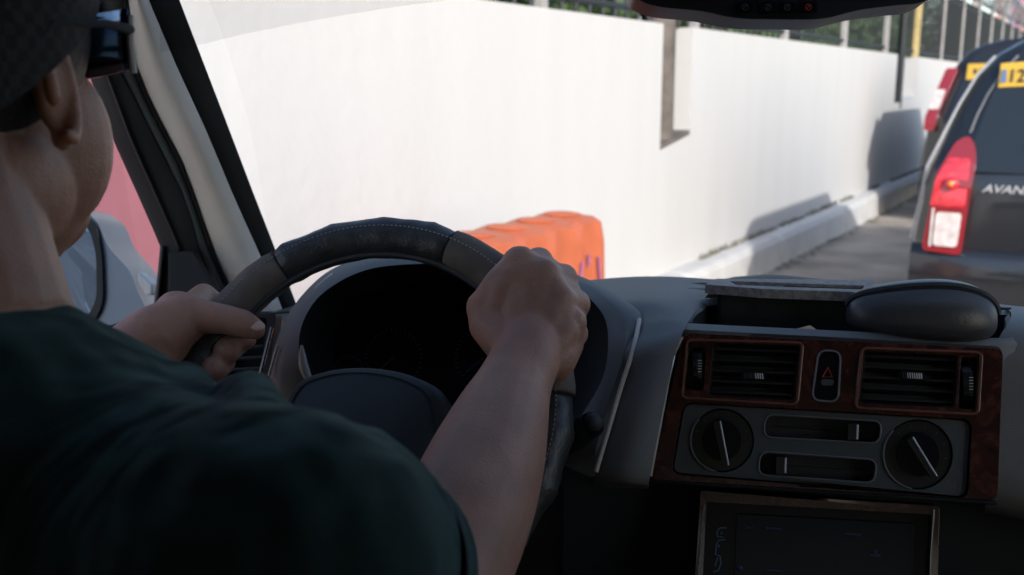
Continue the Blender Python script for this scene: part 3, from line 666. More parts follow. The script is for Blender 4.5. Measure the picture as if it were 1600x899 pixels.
b = MB(); b.tube([P(*p) for p in catmull([(471, 540, .995), (474, 570, .995), (482, 592, .995), (494, 607, .99)], 5)], [.0012, .002, .003, .004, .0045, .0048, .005, .005, .0048, .0045, .004, .0035, .003, .0025, .002, .0012], 'edge', 8); b.build('rim_highlight', bo)  # pale crescent paints the lit lip of the opening
b = MB(); b.tube([P(*p) for p in catmull([(480, 470, 1.05), (500, 447, 1.06), (520, 430, 1.07)], 5)], .0022, 'edge', 8); b.tube([P(*p) for p in [(420, 588, 1.015), (428, 560, 1.02), (434, 540, 1.02)]], .0016, 'edge', 8); b.build('edge_highlight', bo)  # pale tubes paint the lit left edges of the hood
# lower dash / column cowl
b = MB(); rows = [[P(x, y, d) for x in np.linspace(380, 1000, 12)] for y, d in [(640, 1.12), (700, 1.02), (760, .98), (900, 1.0), (1100, 1.0)]]; b.grid(rows, 'dashdk')
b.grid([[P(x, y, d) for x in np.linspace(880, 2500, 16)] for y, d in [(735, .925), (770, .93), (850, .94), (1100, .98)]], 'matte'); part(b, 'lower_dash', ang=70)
b = MB(); b.tube([P(640, 690, 1.08), P(610, 670, .97)], [.06, .052], 'dashdk', 20); part(b, 'column_cowl')
# left vent
vp = [(352, 498), (418, 497), (408, 580), (345, 590)]
b = MB(); b.prism([P(x, y, 1.06) for x, y in rrect([(345, 487), (432, 488), (418, 604), (335, 612)], 10)], [[P(x, y, 1.06) for x, y in rrect(vp, 8)]], -FW, -.03, .0, 'dashdk'); lv = part(b, 'side_vent', bevel=.002)
b = MB()
for k_ in range(5):
    y = 508+k_*17; b.tube([P(350, y+3, 1.065), P(412, y, 1.065)], .0022, 'dashdk', 6)
b.prism([P(x, y, 1.085) for x, y in vp], [], -FW, -.003, 0, 'matte'); b.build('slats', lv)
b = MB(); b.tube([P(*p) for p in [(425, 512, 1.045), (413, 560, 1.04), (405, 592, 1.04)]], .002, 'wood', 6); b.tube([P(*p) for p in [(362, 490, 1.05), (420, 491, 1.05), (452, 488, 1.06)]], .0015, 'seal', 6); b.build('trim_line', lv)

# ---- centre console fascia plane
PC = P(1290, 650, .86); PN = Vector((-.03, -math.cos(math.radians(17)), math.sin(math.radians(17)))).normalized()
def pl(px, py, h=0):
    r = ray(px, py); return CAM + r*((PC-CAM).dot(PN)/r.dot(PN)) + PN*h
def pp(poly): return [pl(x, y) for x, y in poly]
b = MB(); fo = rrect([(1070, 521), (1566, 546), (1557, 782), (1017, 749)], 14)
v1 = rrect([(1115, 537), (1250, 541), (1240, 627), (1108, 618)], 8); tw1 = rrect([(1078, 537), (1104, 538), (1100, 612), (1070, 608)], 7)
v2 = rrect([(1350, 549), (1496, 556), (1491, 638), (1341, 631)], 8); tw2 = rrect([(1500, 558), (1526, 560), (1523, 641), (1495, 639)], 7)
hz = rrect([(1278, 549), (1312, 551), (1308, 628), (1269, 625)], 14); cu = rrect([(1068, 629), (1518, 656), (1511, 779), (1049, 741)], 16)
b.prism(pp(fo), [pp(x) for x in (v1, tw1, v2, tw2, hz, cu)], PN, -.012, .004, 'wood'); con = part(b, 'centre_console', bevel=.0012)
b = MB(); b.prism(pp(rrect([(1062, 515), (1572, 541), (1562, 786), (1010, 752)], 14)), [], PN, -.05, -.013, 'dashdk'); b.build('console_backing', con)
b = MB(); b.tube([pl(x, y, .003) for x, y in [(1066, 527), (1050, 560), (1036, 640), (1017, 744)]], .0018, 'edge', 8); b.tube([pl(x, y, .002) for x, y in [(1022, 752), (1300, 770), (1556, 786)]], .0022, 'black', 8); b.build('edge_highlight', con)  # pale tube paints the lit left edge of the wood panel
# thin rims round the two vent groups
def rimline(poly, mt, r=.0011, h=.0045, par=con, name='rim'):
    b = MB(); b.tube(pp_h(poly, h), r, mt, 6, closed=True); return b.build(name, par)
def pp_h(poly, h): return [pl(x, y, h) for x, y in poly]
rimline(rrect([(1074, 532), (1254, 537), (1245, 633), (1066, 622)], 9), 'copper', .0013, .005, name='vent_surround')
rimline(rrect([(1346, 545), (1532, 552), (1526, 648), (1336, 638)], 9), 'copper', .0013, .005, name='vent_surround')
def vent(poly, y0l, y0r, x0, x1, hgt, tab, bright):
    b = MB(); inner_ = poly; b.prism(pp(inner_), [], PN, -.032, -.028, 'matte')
    b.tube(pp_h(inner_, .0015), .0022, 'gloss', 6, closed=True); vo = b.build('air_vent', con)
    s_ = MB(); n_ = 5
    for k_ in range(n_):
        t = (k_+.5)/n_; yl = y0l+hgt*t; yr = y0r+hgt*t
        A, B = pl(x0, yl, -.002), pl(x1, yr, -.002); up_ = Vector((0, .35, 1)).normalized()
        dv = PN*.007; 
        for (P0, P1) in ((A, B),):
            n1 = (P1-P0).normalized().cross(PN).normalized()*.0011
            tilt = PN*-.011 + Vector((0, 0, -.0045))
            s_.add([P0+n1, P1+n1, P1-n1, P0-n1, P0+n1+tilt, P1+n1+tilt, P1-n1+tilt, P0-n1+tilt], [(0,1,2,3),(4,7,6,5),(0,4,5,1),(3,2,6,7),(0,3,7,4),(1,5,6,2)], 'black')
    s_.build('slats', vo, smooth=False)
    tx0, ty0, tw_ = tab; tb = MB(); 
    for k_ in range(9):
        x = tx0+tw_*k_/8; y = ty0+.05*(x-tx0); tb.tube([pl(x, y-4.5, .001), pl(x+1, y+4.5, .001)], .0005*(.6+k_/9), 'white' if k_ > 4-bright*3 else 'seal', 4)
    tb.prism(pp(rrect([(tx0-5, ty0-7), (tx0+tw_+5, ty0-5), (tx0+tw_+5, ty0+9), (tx0-5, ty0+7)], 3)), [], PN, -.004, .0005, 'gloss'); tb.build('vent_tab', vo)
vent(v1, 537, 542, 1113, 1246, 84, (1163, 587, 28), 0); vent(v2, 548, 555, 1348, 1492, 83, (1411, 587, 28), 1)
def thumb(poly, cx, cy, h_):
    b = MB(); b.prism(pp(poly), [], PN, -.02, -.016, 'matte'); to = b.build('wheel_recess', con)
    w_ = MB(); A = pl(cx-7, cy, -.010); B = pl(cx+7, cy, -.010); ax = (B-A); n_ = 36; r_ = h_/F_PX*.86*.5
    upv = ax.normalized().cross(PN).normalized()
    rows = [[X + (PN*math.cos(t)*.6+upv*math.sin(t))*r_*(1+(.03 if k_ % 2 else 0)) for k_, t in enumerate([2*math.pi*q/n_ for q in range(n_)])] for X in (A, B)]
    w_.grid(rows, 'black', cv=True); w_.add(rows[0], [range(n_)], 'black'); w_.add(rows[1], [range(n_)], 'black'); w_.build('thumbwheel', con, smooth=False)
    g2 = MB()
    for k_ in range(9):
        y = cy-h_*.28+k_*h_*.07; z = .0045-.0000*k_; g2.tube([pl(cx+1, y, z), pl(cx+7, y, z)], .00045, 'white' if 1 < k_ < 7 else 'seal', 4)
    g2.build('grip_marks', con)
thumb(tw1, 1090, 573, 62); thumb(tw2, 1512, 600, 66)
# hazard switch
b = MB(); b.prism(pp(hz), [], PN, -.014, .003, 'gloss'); ho_ = b.build('hazard_button', con, bevel=.003)
rimline(rrect([(1279, 548), (1313, 550), (1309, 629), (1268, 626)], 14), 'steel', .0009, .0045, ho_, 'button_rim')
tri = [(1293, 575), (1300, 590), (1285, 590)]
b = MB(); b.tube(pp_h(tri, .0035), .0008, 'red', 5, closed=True); b.build('hazard_triangle', ho_)
b = MB(); b.prism(pp(rrect([(1283, 593), (1303, 594), (1302, 603), (1283, 603)], 4)), [], PN, .003, .0035, 'seal'); b.build('light_spot', ho_)
# heater control plate
M['plate'] = mat('control_plate', (.060, .070, .072), .55, bump=.3, bscale=900, var=.06)
s1_ = rrect([(1196, 648), (1378, 659), (1374, 694), (1192, 684)], 15); s2_ = rrect([(1188, 706), (1370, 719), (1366, 756), (1184, 743)], 15)
def circ(cx, cy, r, k=40, ax=1.0): return [(cx+r*ax*math.cos(2*math.pi*i/k), cy+r*math.sin(2*math.pi*i/k)) for i in range(k)]
d1, d2 = (1128, 689, 50), (1434, 711, 55)
b = MB(); b.prism(pp(rrect([(1070, 631), (1516, 658), (1509, 777), (1051, 739)], 15)), [pp(s1_), pp(s2_), pp(circ(*d1)), pp(circ(*d2))], PN, -.014, .000, 'plate'); cpn = b.build('control_plate', con, bevel=.0008)
b = MB(); b.prism(pp(rrect([(1075, 636), (1510, 662), (1504, 770), (1058, 735)], 15)), [], PN, -.024, -.016, 'matte'); b.build('plate_backing', con)
b = MB()
for s_ in (s1_, s2_): b.tube(pp_h(s_, .0003), .0009, 'dash', 5, closed=True)
for (x0, y0, x1, y1) in [(1215, 667, 1355, 676), (1210, 726, 1350, 737)]: b.tube([pl(x0, y0, -.012), pl(x1, y1, -.012)], .0012, 'dashdk', 5)
b.build('slider_slot', con)
for (x, y) in [(1336, 676), (1224, 728)]:
    b = MB(); b.prism(pp(rrect([(x-11, y-14), (x+6, y-13), (x+5, y+13), (x-12, y+12)], 3)), [], PN, -.012, .004, 'black'); so_ = b.build('slider', con, bevel=.0012)
    b = MB(); b.tube([pl(x+3.5, y-12, .0042), pl(x+2.5, y+11, .0042)], .0009, 'white', 6); b.build('slider_mark', so_)
for (cx, cy, r), (ax_, ay_, bx2, by2) in ((d1, (1126, 658, 1139, 726)), (d2, (1423, 683, 1460, 743))):
    b = MB(); b.prism(pp(circ(cx, cy, r-2)), [], PN, -.016, -.002, 'black'); ko = b.build('heater_dial', con, bevel=.001)
    b = MB(); b.tube(pp_h([(cx+(r-1)*math.cos(a), cy+(r-1)*math.sin(a)) for a in np.linspace(math.radians(100), math.radians(225), 22)], .0008), [.0004]+[.0010]*20+[.0004], 'dash', 6); b.build('dial_ring', ko)
    b = MB(); b.prism(pp(circ(cx, cy, r*.62)), [], PN, -.002, .003, 'gloss'); b.build('knob_base', ko, bevel=.001)
    dx, dy = bx2-ax_, by2-ay_; L_ = math.hypot(dx, dy); nx, ny = -dy/L_, dx/L_
    b = MB(); b.prism(pp(rrect([(ax_-2+nx*9, ay_+ny*9), (bx2+nx*9, by2+ny*9), (bx2-nx*1, by2-ny*1), (ax_-nx*1, ay_-ny*1)], 4)), [], PN, .002, .012, 'black'); kb = b.build('knob_grip', ko, bevel=.0015)
    b = MB(); b.tube([pl(ax_, ay_, .0125), pl(bx2, by2, .0125)], .0008, 'white', 6); b.build('pointer', kb)
    for k_ in range(7):
        a = math.radians(200+k_*28); b = MB(); b.tube([pl(cx+r*.78*math.cos(a), cy+r*.78*math.sin(a), -.0015), pl(cx+r*.85*math.cos(a), cy+r*.85*math.sin(a), -.0015)], .0007, 'seal', 4); b.build('dial_mark', ko)

# ---- radio
b = MB(); b.prism(pp(rrect([(1094, 768), (1470, 793), (1462, 1150), (1070, 1150)], 6)), [pp(rrect([(1103, 786), (1457, 806), (1450, 1120), (1088, 1120)], 4))], PN, -.03, -.006, 'wood', side='dashdk'); rd = part(b, 'radio', bevel=.002)
b = MB(); b.prism(pp([(1100, 784), (1459, 804), (1452, 1122), (1085, 1122)]), [], PN, -.04, -.016, 'gloss'); b.build('radio_body', rd, bevel=.001)
b = MB(); b.tube([pl(*p) for p in [(1101, 790, -.005), (1097, 812, -.005), (1086, 920, -.005)]], .0009, 'metal', 6); b.tube([pl(*p) for p in [(1461, 798, -.005), (1456, 870, -.005), (1454, 960, -.005)]], .0008, 'metal', 6); b.build('bright_edge', rd)
b = MB(); b.prism(pp([(1150, 806), (1432, 822), (1426, 1100), (1140, 1100)]), [], PN, -.0155, -.0135, 'screen'); sc_ = b.build('screen', rd, bevel=.0005)
b = MB()
def ln(pts, mt='legend', r=.0006, h=-.0155): b.tube([pl(x, y, h) for x, y in pts], r, mt, 5)
ln([(1134, 829), (1124, 829), (1120, 834), (1119, 843), (1129, 844)]); ln([(1132, 848), (1122, 849), (1118, 856), (1117, 872), (1124, 874)]); ln([(1124, 874), (1125, 886), (1121, 897), (1113, 899)]); ln([(1120, 876), (1116, 890)])
b.ell(pl(1126, 838, -.0153), (.0009,)*3, 'legend', n=5); ln([(1120, 858), (1124, 858)]); ln([(1122, 856), (1122, 860)]); b.build('button_legend', rd)
b = MB()
ln([(1165, 828), (1178, 829)], 'faint', .0012, -.0132); b.build('screen_icon', sc_); b = MB(); ln([(1196, 829), (1222, 831)], 'faint', .0012, -.0132); b.build('screen_icon', sc_); b = MB(); ln([(1322, 838), (1348, 840)], 'faint', .0012, -.0132); b.build('screen_icon', sc_); b = MB()
b.ell(pl(1155, 893, -.0132), (.003, .001, .003), 'faint', n=6); b.build('screen_icon', sc_); b = MB(); ln([(1362, 872), (1378, 873)], 'faint', .0016, -.0132); ln([(1370, 864), (1370, 872)], 'faint', .0016, -.0132); b.build('screen_icon', sc_); b = MB(); ln([(1198, 896), (1225, 898)], 'faint', .0012, -.0132); b.build('screen_icon', sc_)

# ---- tray in the dash top
def tz(px, py, z=1.236): return hitz(px, py, z)
b = MB(); TZ = lambda x, y: P(x, y, lin(y, [440, 470, 495, 530], [1.10, 1.02, .955, .885]) - .02*(x > 1500)*(y > 500))
orim = [(1060, 500), (1080, 478), (1120, 466), (1320, 476), (1560, 484), (1583, 492), (1582, 528), (1566, 541), (1320, 528), (1080, 516), (1062, 512)]
hole = [(1082, 500), (1098, 486), (1130, 477), (1320, 486), (1555, 492), (1570, 498), (1570, 522), (1550, 529), (1320, 518), (1096, 507), (1084, 504)]
O3 = [P(x, y, lin(y, [466, 484, 500, 516, 541], [1.03, .985, .945, .90, .872])) for x, y, in [c_[:2] for c_ in catmull(orim, 4, True)]]
H3 = [P(x, y, lin(y, [477, 492, 505, 529], [1.01, .96, .93, .885])) for x, y in [c_[:2] for c_ in catmull(hole, 4, True)]]
H3b = [p + Vector((0, .0, -.04)) for p in H3]; O3b = [p+Vector((0, 0, -.02)) for p in O3]
b.grid([O3b, O3, [a*.5+c_*.5+Vector((0, 0, .003)) for a, c_ in zip(O3, H3)], H3], 'dash', cv=True); b.grid([H3, H3b], 'matte', cv=True); b.add(H3b, [range(len(H3b))], 'matte')
part(b, 'dash_tray', ang=60)

# ---- rear view mirror with buttons
mo_ = [(985, -20), (1002, 2), (1035, 12), (1095, 18), (1150, 29), (1215, 31), (1285, 30), (1340, 17), (1400, 9), (1440, 4), (1462, -20), (1455, -120), (1420, -150), (1010, -140), (985, -110)]
mo2 = [c_[:2] for c_ in catmull(mo_, 4, True)]
b = MB(); b.prism([P(x, y, .70) for x, y in mo2], [], FW, 0, .028, 'black'); rv = part(b, 'rear_view_mirror', bevel=.006)
b = MB(); b.prism([P(x, y, .698) for x, y in rrect([(1015, -10), (1430, -16), (1425, -115), (1025, -110)], 20)], [], -FW, 0, .0015, 'metal'); b.mats[0] = bpy.data.materials['mirror_silver']; b.build('mirror_glass', rv)
for x, mt in ((1164, 'seal'), (1200, 'seal'), (1230, 'seal'), (1263, 'red')):
    b = MB(); b.prism([P(X, Y, .699) for X, Y in rrect([(x-13, 4), (x+13, 4), (x+13, 21), (x-13, 21)], 3)], [], -FW, 0, .0012, 'gloss'); bt = b.build('button', rv, bevel=.0005)
    c = MB(); rr = 4.5; c.tube([P(x+rr*math.cos(a), 12+rr*math.sin(a), .6972) for a in np.linspace(0, 2*math.pi, 13)[:-1]], .00035, mt, 4, closed=True); c.tube([P(x-2.5, 14, .6972), P(x+2.5, 9, .6972)], .00035, mt, 4); c.build('button_icon', bt)
b = MB(); b.tube([P(1235, -100, .73), P(1240, -330, .80)], [.012, .016], 'black', 10); b.build('mirror_stem', rv)

# ================================================================== STEERING WHEEL
wa, wb = -.14, -.405
WNc = (math.sin(wa)*math.cos(wb), math.sin(wb), -math.cos(wa)*math.cos(wb))     # camera space x right, y down, z forward
def c2w(v): return RT*v[0] - UP*v[1] + FW*v[2]
WN = c2w(WNc).normalized(); WC = P(571, 638, .892)
wu = WN.cross(Vector((0, 0, 1))).normalized(); wu = wu if wu.dot(RT) > 0 else -wu
wv = wu.cross(WN).normalized(); wv = wv if wv.z > 0 else -wv
RC, RTB = .1695, .0205
def wpt(a, dr=0, dh=0): return WC + (wu*math.cos(a)+wv*math.sin(a))*(RC+dr) + WN*dh
SW = empty('pivot', WC, None, None) if 0 else None
def rimgeo(a0, a1, mt, amp, ph, N=None):
    b = MB(); N = max(10, int((a1-a0)*60)); rows = []
    for i in range(N+1):
        a = a0+(a1-a0)*i/N; row = []
        e = min(i, N-i)/3; endt = -.0016*max(0, 1-e)
        for k_ in range(28):
            t = 2*math.pi*k_/28
            outer_ = max(0, math.cos(t))
            rip = amp*(abs(math.sin(a*11.5+ph))**.7)*(.25+.75*outer_)*-1 + amp*.4*noise.noise(Vector((a*14, t*1.2, ph)))
            r = RTB + rip + endt; row.append(wpt(a, r*math.cos(t), r*math.sin(t)))
        rows.append(row)
    b.grid(rows, mt, cv=True); b.add(rows[0], [range(28)], mt); b.add(rows[-1], [range(28)], mt); return b
D = math.radians
# angle of a pixel on the rim
def ang_px(px, py):
    r = ray(px, py); p = CAM+r*((WC-CAM).dot(WN)/r.dot(WN)); q = p-WC; return math.atan2(q.dot(wv), q.dot(wu))
aL = ang_px(430, 400); aT = ang_px(716, 372); aR = ang_px(870, 622)
whl = rimgeo(aT, aL, 'leather', .0022, .3).build('steering_wheel', CAR, ang=180)
rimgeo(aL+.004, aL+.50, 'suede', .0010, 1).build('grip_patch', whl, ang=180)
rimgeo(aR+.004, aT-.004, 'suede', .0008, 2).build('grip_patch', whl, ang=180)
rimgeo(aL+.504-2*math.pi, aR-.004, 'leather', .0036, 4).build('leather_section', whl, ang=180)
st_ = MB()
for i in range(-8, 150):
    a = aR-.5+i*.0165*1.5
    if a > aL+.48: break
    st_.tube([wpt(a, .0035, RTB-.0004), wpt(a+.012, .0035, RTB-.0004)], .00055, 'thread', 4)
st_.build('stitching', whl)
st_ = MB()
for a in (aL, aT, aR):
    st_.tube([wpt(a, (RTB-.0016)*math.cos(t), (RTB-.0016)*math.sin(t)) for t in np.linspace(0, 2*math.pi, 25)[:-1]], .0005, 'matte', 5, closed=True)
st_.build('seam', whl)
# inner moulding line of the rim
st_ = MB(); st_.tube([wpt(a, -RTB+.001, .004) for a in np.linspace(0, 2*math.pi, 90)[:-1]], .0035, 'dashdk', 8, closed=True); st_.build('rim_core', whl)
# hub
def hubpt(x, y, h): return WC + wu*x + wv*y + WN*h
ho2 = catmull([(-.082, -.055), (-.072, .012), (-.045, .032), (0, .038), (.045, .030), (.072, .008), (.082, -.055), (.055, -.085), (0, -.095), (-.055, -.085)], 5, True)
b = MB(); b.grid([[hubpt(x*s_, (y+.03)*s_-.03+.0, h) for x, y in ho2] for s_, h in [(1.03, -.05), (1.03, -.012), (1, -.002), (.94, .006), (.8, .012), (.4, .017), (.02, .018)]], 'dashdk', cv=True); b.build('hub', whl, ang=80)
b = MB(); b.tube([hubpt(x*.87, (y+.03)*.87-.03, .0105) for x, y in ho2], .0008, 'matte', 5, closed=True); b.build('hub_seam', whl)
for a, w_ in ((D(-12), .018), (D(192), .018), (D(-60), .014), (D(-120), .014)):
    b = MB(); p0 = WC+(wu*math.cos(a)+wv*math.sin(a))*.06 - WN*.012 - wv*.02; p1 = wpt(a, -.008, -.004); t_ = (p1-p0).normalized(); sd_ = t_.cross(WN)
    b.grid([[p+sd_*x*w_*k_+WN*y for x, y in [(-1, 0), (-.7, .007), (0, .010), (.7, .007), (1, 0), (.7, -.006), (-.7, -.006)]] for p, k_ in [(p0, 1.2), ((p0+p1)/2, .9), (p1, 1)]], 'dashdk', cv=True); b.build('spoke', whl)
# stalk
b = MB(); b.tube([P(*p) for p in [(760, 740, .97), (850, 712, .92), (892, 690, .885), (912, 674, .872), (922, 664, .868)]], [.008, .009, .0115, .0125, .011], 'black', 16); b.ell(P(924, 665, .868), (.0115, .0115, .0115), 'gloss', n=10); stk = part(b, 'column_stalk')
b = MB(); b.ell(P(927, 661, .863), (.0088, .0088, .0088), 'dashdk', n=10); b.build('stalk_end', stk)

# ================================================================== THINGS ON THE DASH
# open black box with felt lid edge
bx = empty('storage_box', P(1230, 515, .95), 'open black box with grey felt rim in the dashboard tray', 'box')
A_, B_ = P(1122, 455, .985), P(1352, 470, .935); C_, D_ = P(1350, 452, 1.06), P(1130, 443, 1.11); dn = Vector((0, 0, -.048))
b = MB(); mm = MB()
def wallq(p, q, inw):
    t_ = inw.normalized()*.004; mm.add([p, q, q+dn, p+dn, p+t_, q+t_, q+dn+t_, p+dn+t_], [(0,1,2,3),(5,4,7,6),(0,4,5,1),(3,2,6,7),(0,3,7,4),(1,5,6,2)], 'dashdk')
wallq(A_, B_, D_-A_); wallq(B_, C_, A_-B_); wallq(C_, D_, A_-D_); wallq(D_, A_, B_-A_); mm.add([A_+dn, B_+dn, C_+dn, D_+dn], [(0, 1, 2, 3)], 'matte'); mm.build('box_body', bx, smooth=False)
fr_o = [P(1102, 445, .99), P(1190, 452, .95), P(1362, 458, .92), P(1366, 438, 1.10), P(1120, 436, 1.14)]
fr_i = [P(1150, 446, 1.0), P(1200, 448, .985), P(1348, 453, .96), P(1350, 447, 1.06), P(1140, 440, 1.10)]
b.grid([[p for p in fr_o], [p for p in fr_i], [p-Vector((0, 0, .010)) for p in fr_i], [p-Vector((0, 0, .009)) for p in fr_o], [p for p in fr_o]], 'felt', cv=True)
b.build('felt_rim', bx, smooth=False)
b = MB(); b.prism([P(x, y, .905) for x, y in [(1228, 519), (1266, 509), (1285, 522)]], [], -FW, -.001, 0, 'card'); b.build('paper_slip', smooth=False, label='folded cream paper slip poking out of the dash tray', cat='paper')
# sunglasses case
def case():
    root = empty('glasses_case', P(1437, 525, .90), 'black zipped hard glasses case lying in the tray', 'glasses case')
    c0 = P(1437, 497, .905); xa = (P(1545, 505, .885)-P(1328, 492, .915)).normalized(); za = Vector((0, 0, 1)); za = (za-xa*za.dot(xa)).normalized(); ya = za.cross(xa)
    b = MB(); rows = []
    def sh(th, ph, k_=0):
        ct, st_2 = math.cos(th), math.sin(th); x = .0635*ct; sq = abs(st_2)**.62
        y = math.cos(ph)*.036*sq; zz = math.sin(ph); z = (.035 if zz > 0 else .022)*zz*sq*(1+.10*math.sin(th*2))
        n = Vector((x/.0635**2, y/.036**2, z/.03**2)).normalized(); q = c0+xa*x+ya*y+za*z
        return q + (xa*n.x+ya*n.y+za*n.z)*k_
    for i in range(41):
        th = math.pi*i/40
        rows.append([sh(th, 2*math.pi*j/40) for j in range(40)])
    b.grid(rows, 'case', cv=True); b.build('case_shell', root)
    for off, r_, mt in ((0, .0021, 'felt'), (.10, .0008, 'thread'), (-.10, .0008, 'thread')):
        b = MB(); b.tube([sh(math.pi*(.04+.92*i/40), D(112)+off*1.2, .0004) for i in range(41)], r_ if mt == 'thread' else .0030, 'matte' if mt == 'thread' else 'rubber', 6); b.build('zip' if mt == 'felt' else 'zip_seam', root)
    b = MB(); p = sh(math.pi*.05, D(70), .001); b.tube([p, p+xa*.012+za*.001], [.0016, .001], 'black', 6); b.tube([p-xa*.003, p+xa*.004-za*.004], .0022, 'steel', 6); b.build('zip_pull', root)
case()

# ================================================================== DRIVER
def organic(mb, name, parent, vox, smooth_it, mt, extra=None, **tags):
    o = mb.build(name, parent, ang=181, **tags)
    r = o.modifiers.new('r', 'REMESH'); r.mode = 'VOXEL'; r.voxel_size = vox; r.use_smooth_shade = True
    s_ = o.modifiers.new('s', 'SMOOTH'); s_.factor = .5; s_.iterations = smooth_it
    o.data.materials.clear(); o.data.materials.append(M[mt]); return o
HC = P(-92, 125, .53)                       # head centre
person = MB()
face = Vector((-.02, .99, -.03)).normalized(); fs = face.cross(Vector((0, 0, 1))).normalized(); fu = fs.cross(face)
RH = Matrix((fs, face, fu)).transposed()
def hp(x, y, z): return HC + fs*x + face*y + fu*z     # x: his right, y: forward, z: up
person.ell(hp(0, -.012, .035), (.074, .094, .088), 'skin', RH, 14)       # skull
person.ell(hp(0, .022, -.035), (.062, .068, .082), 'skin', RH, 14)       # face
person.ell(hp(.0, .050, -.074), (.042, .040, .032), 'skin', RH, 12)      # chin
person.ell(hp(.035, .035, -.035), (.030, .045, .05), 'skin', RH, 12)     # cheeks and jaw
person.ell(hp(-.035, .035, -.035), (.030, .045, .05), 'skin', RH, 12)
person.ell(hp(.040, -.004, -.056), (.026, .045, .036), 'skin', RH, 12)
person.ell(hp(-.040, -.004, -.056), (.026, .045, .036), 'skin', RH, 12)
person.cap([hp(0, .085, .01), hp(0, .104, -.028)], [.009, .014])         # nose
person.ell(hp(0, .085, -.062), (.024, .012, .006), 'skin', RH, 8); person.ell(hp(0, .083, -.074), (.021, .012, .006), 'skin', RH, 8)
for sx in (1, -1):
    er = [hp(sx*.072, -.012+.014*math.cos(a), -.004+.026*math.sin(a)) + fs*sx*(.008+.006*math.cos(a+2.4)) for a in np.linspace(-1.9, 3.4, 12)]
    person.cap(er, [.0040]*12); person.ell(hp(sx*.071, -.005, -.006), (.006, .014, .022), 'skin', RH, 8); person.ell(hp(sx*.073, -.004, -.029), (.005, .007, .008), 'skin', RH, 8)
NK = P(-70, 600, .50)
person.cap([hp(0, -.03, -.05), NK+Vector((0, 0, .02)), NK+Vector((0, -.01, -.08))], [.058, .060, .075])
# torso and thighs (clothed), pelvis on the seat
SH_R = P(425, 905, .41); SH_L = P(-260, 800, .60); EL = P(655, 985, .62)
PEL = Vector((-.38, .34, .87))
person.cap([NK+Vector((0, 0, -.08)), Vector((-.38, .33, 1.12)), PEL], [.10, .12, .13])
person.cap([SH_R, NK+Vector((0, 0, -.06)), SH_L], [.052, .07, .052])
for sx in (-.12, .10): person.cap([PEL+Vector((sx, 0, -.0)), Vector((-.38+sx*1.4, .78, .86)), Vector((-.38+sx*1.2, 1.02, .52))], [.085, .06, .042])
# right arm
person.cap([SH_R, P(545, 905, .52), EL], [.050, .050, .044])
fa_ = catmull([tuple(EL)+(.044,)] + [tuple(P(*p))+(r,) for p, r in [((684, 905, .66), .047), ((727, 808, .705), .047), ((759, 725, .75), .0445), ((781, 662, .785), .039), ((803, 603, .82), .0315), ((825, 548, .85), .0285), ((823, 505, .876), .025)]], 6)
person.cap([Vector(q[:3]) for q in fa_], [q[3] for q in fa_])
# right hand
rdp = lambda px, py: ((WC-CAM).dot(WN)/ray(px, py).dot(WN))      # wheel-plane depth under a pixel
MC = [(812, 414, -.040, .0172), (848, 432, -.040, .0168), (872, 470, -.038, .0160), (880, 518, -.034, .0150)]
PI_ = [(842, 410, .000, .0142), (880, 436, .000, .0142), (900, 476, .000, .0138), (897, 522, -.002, .0132)]
DI_ = [(806, 432, .036, .0105), (845, 462, .037, .0106), (868, 500, .036, .0103), (872, 540, .034, .0098)]
TI_ = [(776, 452, .024, .0090), (808, 486, .024, .0090), (835, 522, .024, .0088), (846, 558, .024, .0084)]
def W3(p): return P(p[0], p[1], rdp(p[0], p[1])+p[2])
for i in range(4):
    mc, pi_, di, ti = W3(MC[i]), W3(PI_[i]), W3(DI_[i]), W3(TI_[i])
    wr_ = P(826-14+i*10, 548-6+i*7, .852)
    person.cap([wr_, wr_*.5+mc*.5, mc], [.0185, .0175, MC[i][3]])
    person.cap([mc, mc*.5+pi_*.5, pi_], [MC[i][3]*.96, .0118, PI_[i][3]]); person.cap([pi_, di, ti], [PI_[i][3], DI_[i][3], TI_[i][3]])
for i in range(3):
    a_, b_ = W3(PI_[i]), W3(PI_[i+1]); person.cap([a_*.5+b_*.5+FW*.002, (W3(MC[i])+W3(MC[i+1]))*.5], [.0108, .0140])
person.cap([W3(MC[0]), W3(MC[1]), W3(MC[2]), W3(MC[3])], [.0145, .0148, .0145, .013])
person.cap([P(825, 548, .85), P(824, 512, .872), P(822, 478, rdp(822, 478)-.036)], [.0285, .0255, .021])
person.ell(P(824, 470, rdp(824, 470)-.036), (.036, .018, .038), 'skin', Matrix((RT, FW, UP)).transposed(), 12)
person.cap([P(862, 560, .862), P(880, 535, .88), P(893, 505, rdp(893, 505)-.028)], [.022, .019, .014])    # edge of the hand
person.cap([P(800, 542, .856), P(768, 505, .878), P(755, 482, rdp(755, 482)-.034), P(772, 460, rdp(772, 460)-.010), P(785, 448, rdp(785, 448)+.012)], [.022, .021, .0158, .0130, .0108])   # thumb
person.cap([P(756, 478, rdp(756, 478)-.038), P(780, 445, rdp(780, 445)-.040), W3(MC[0])], [.0135, .0145, .0150]); person.cap([P(775, 500, .875), P(790, 455, rdp(790, 455)-.042)], [.018, .017])
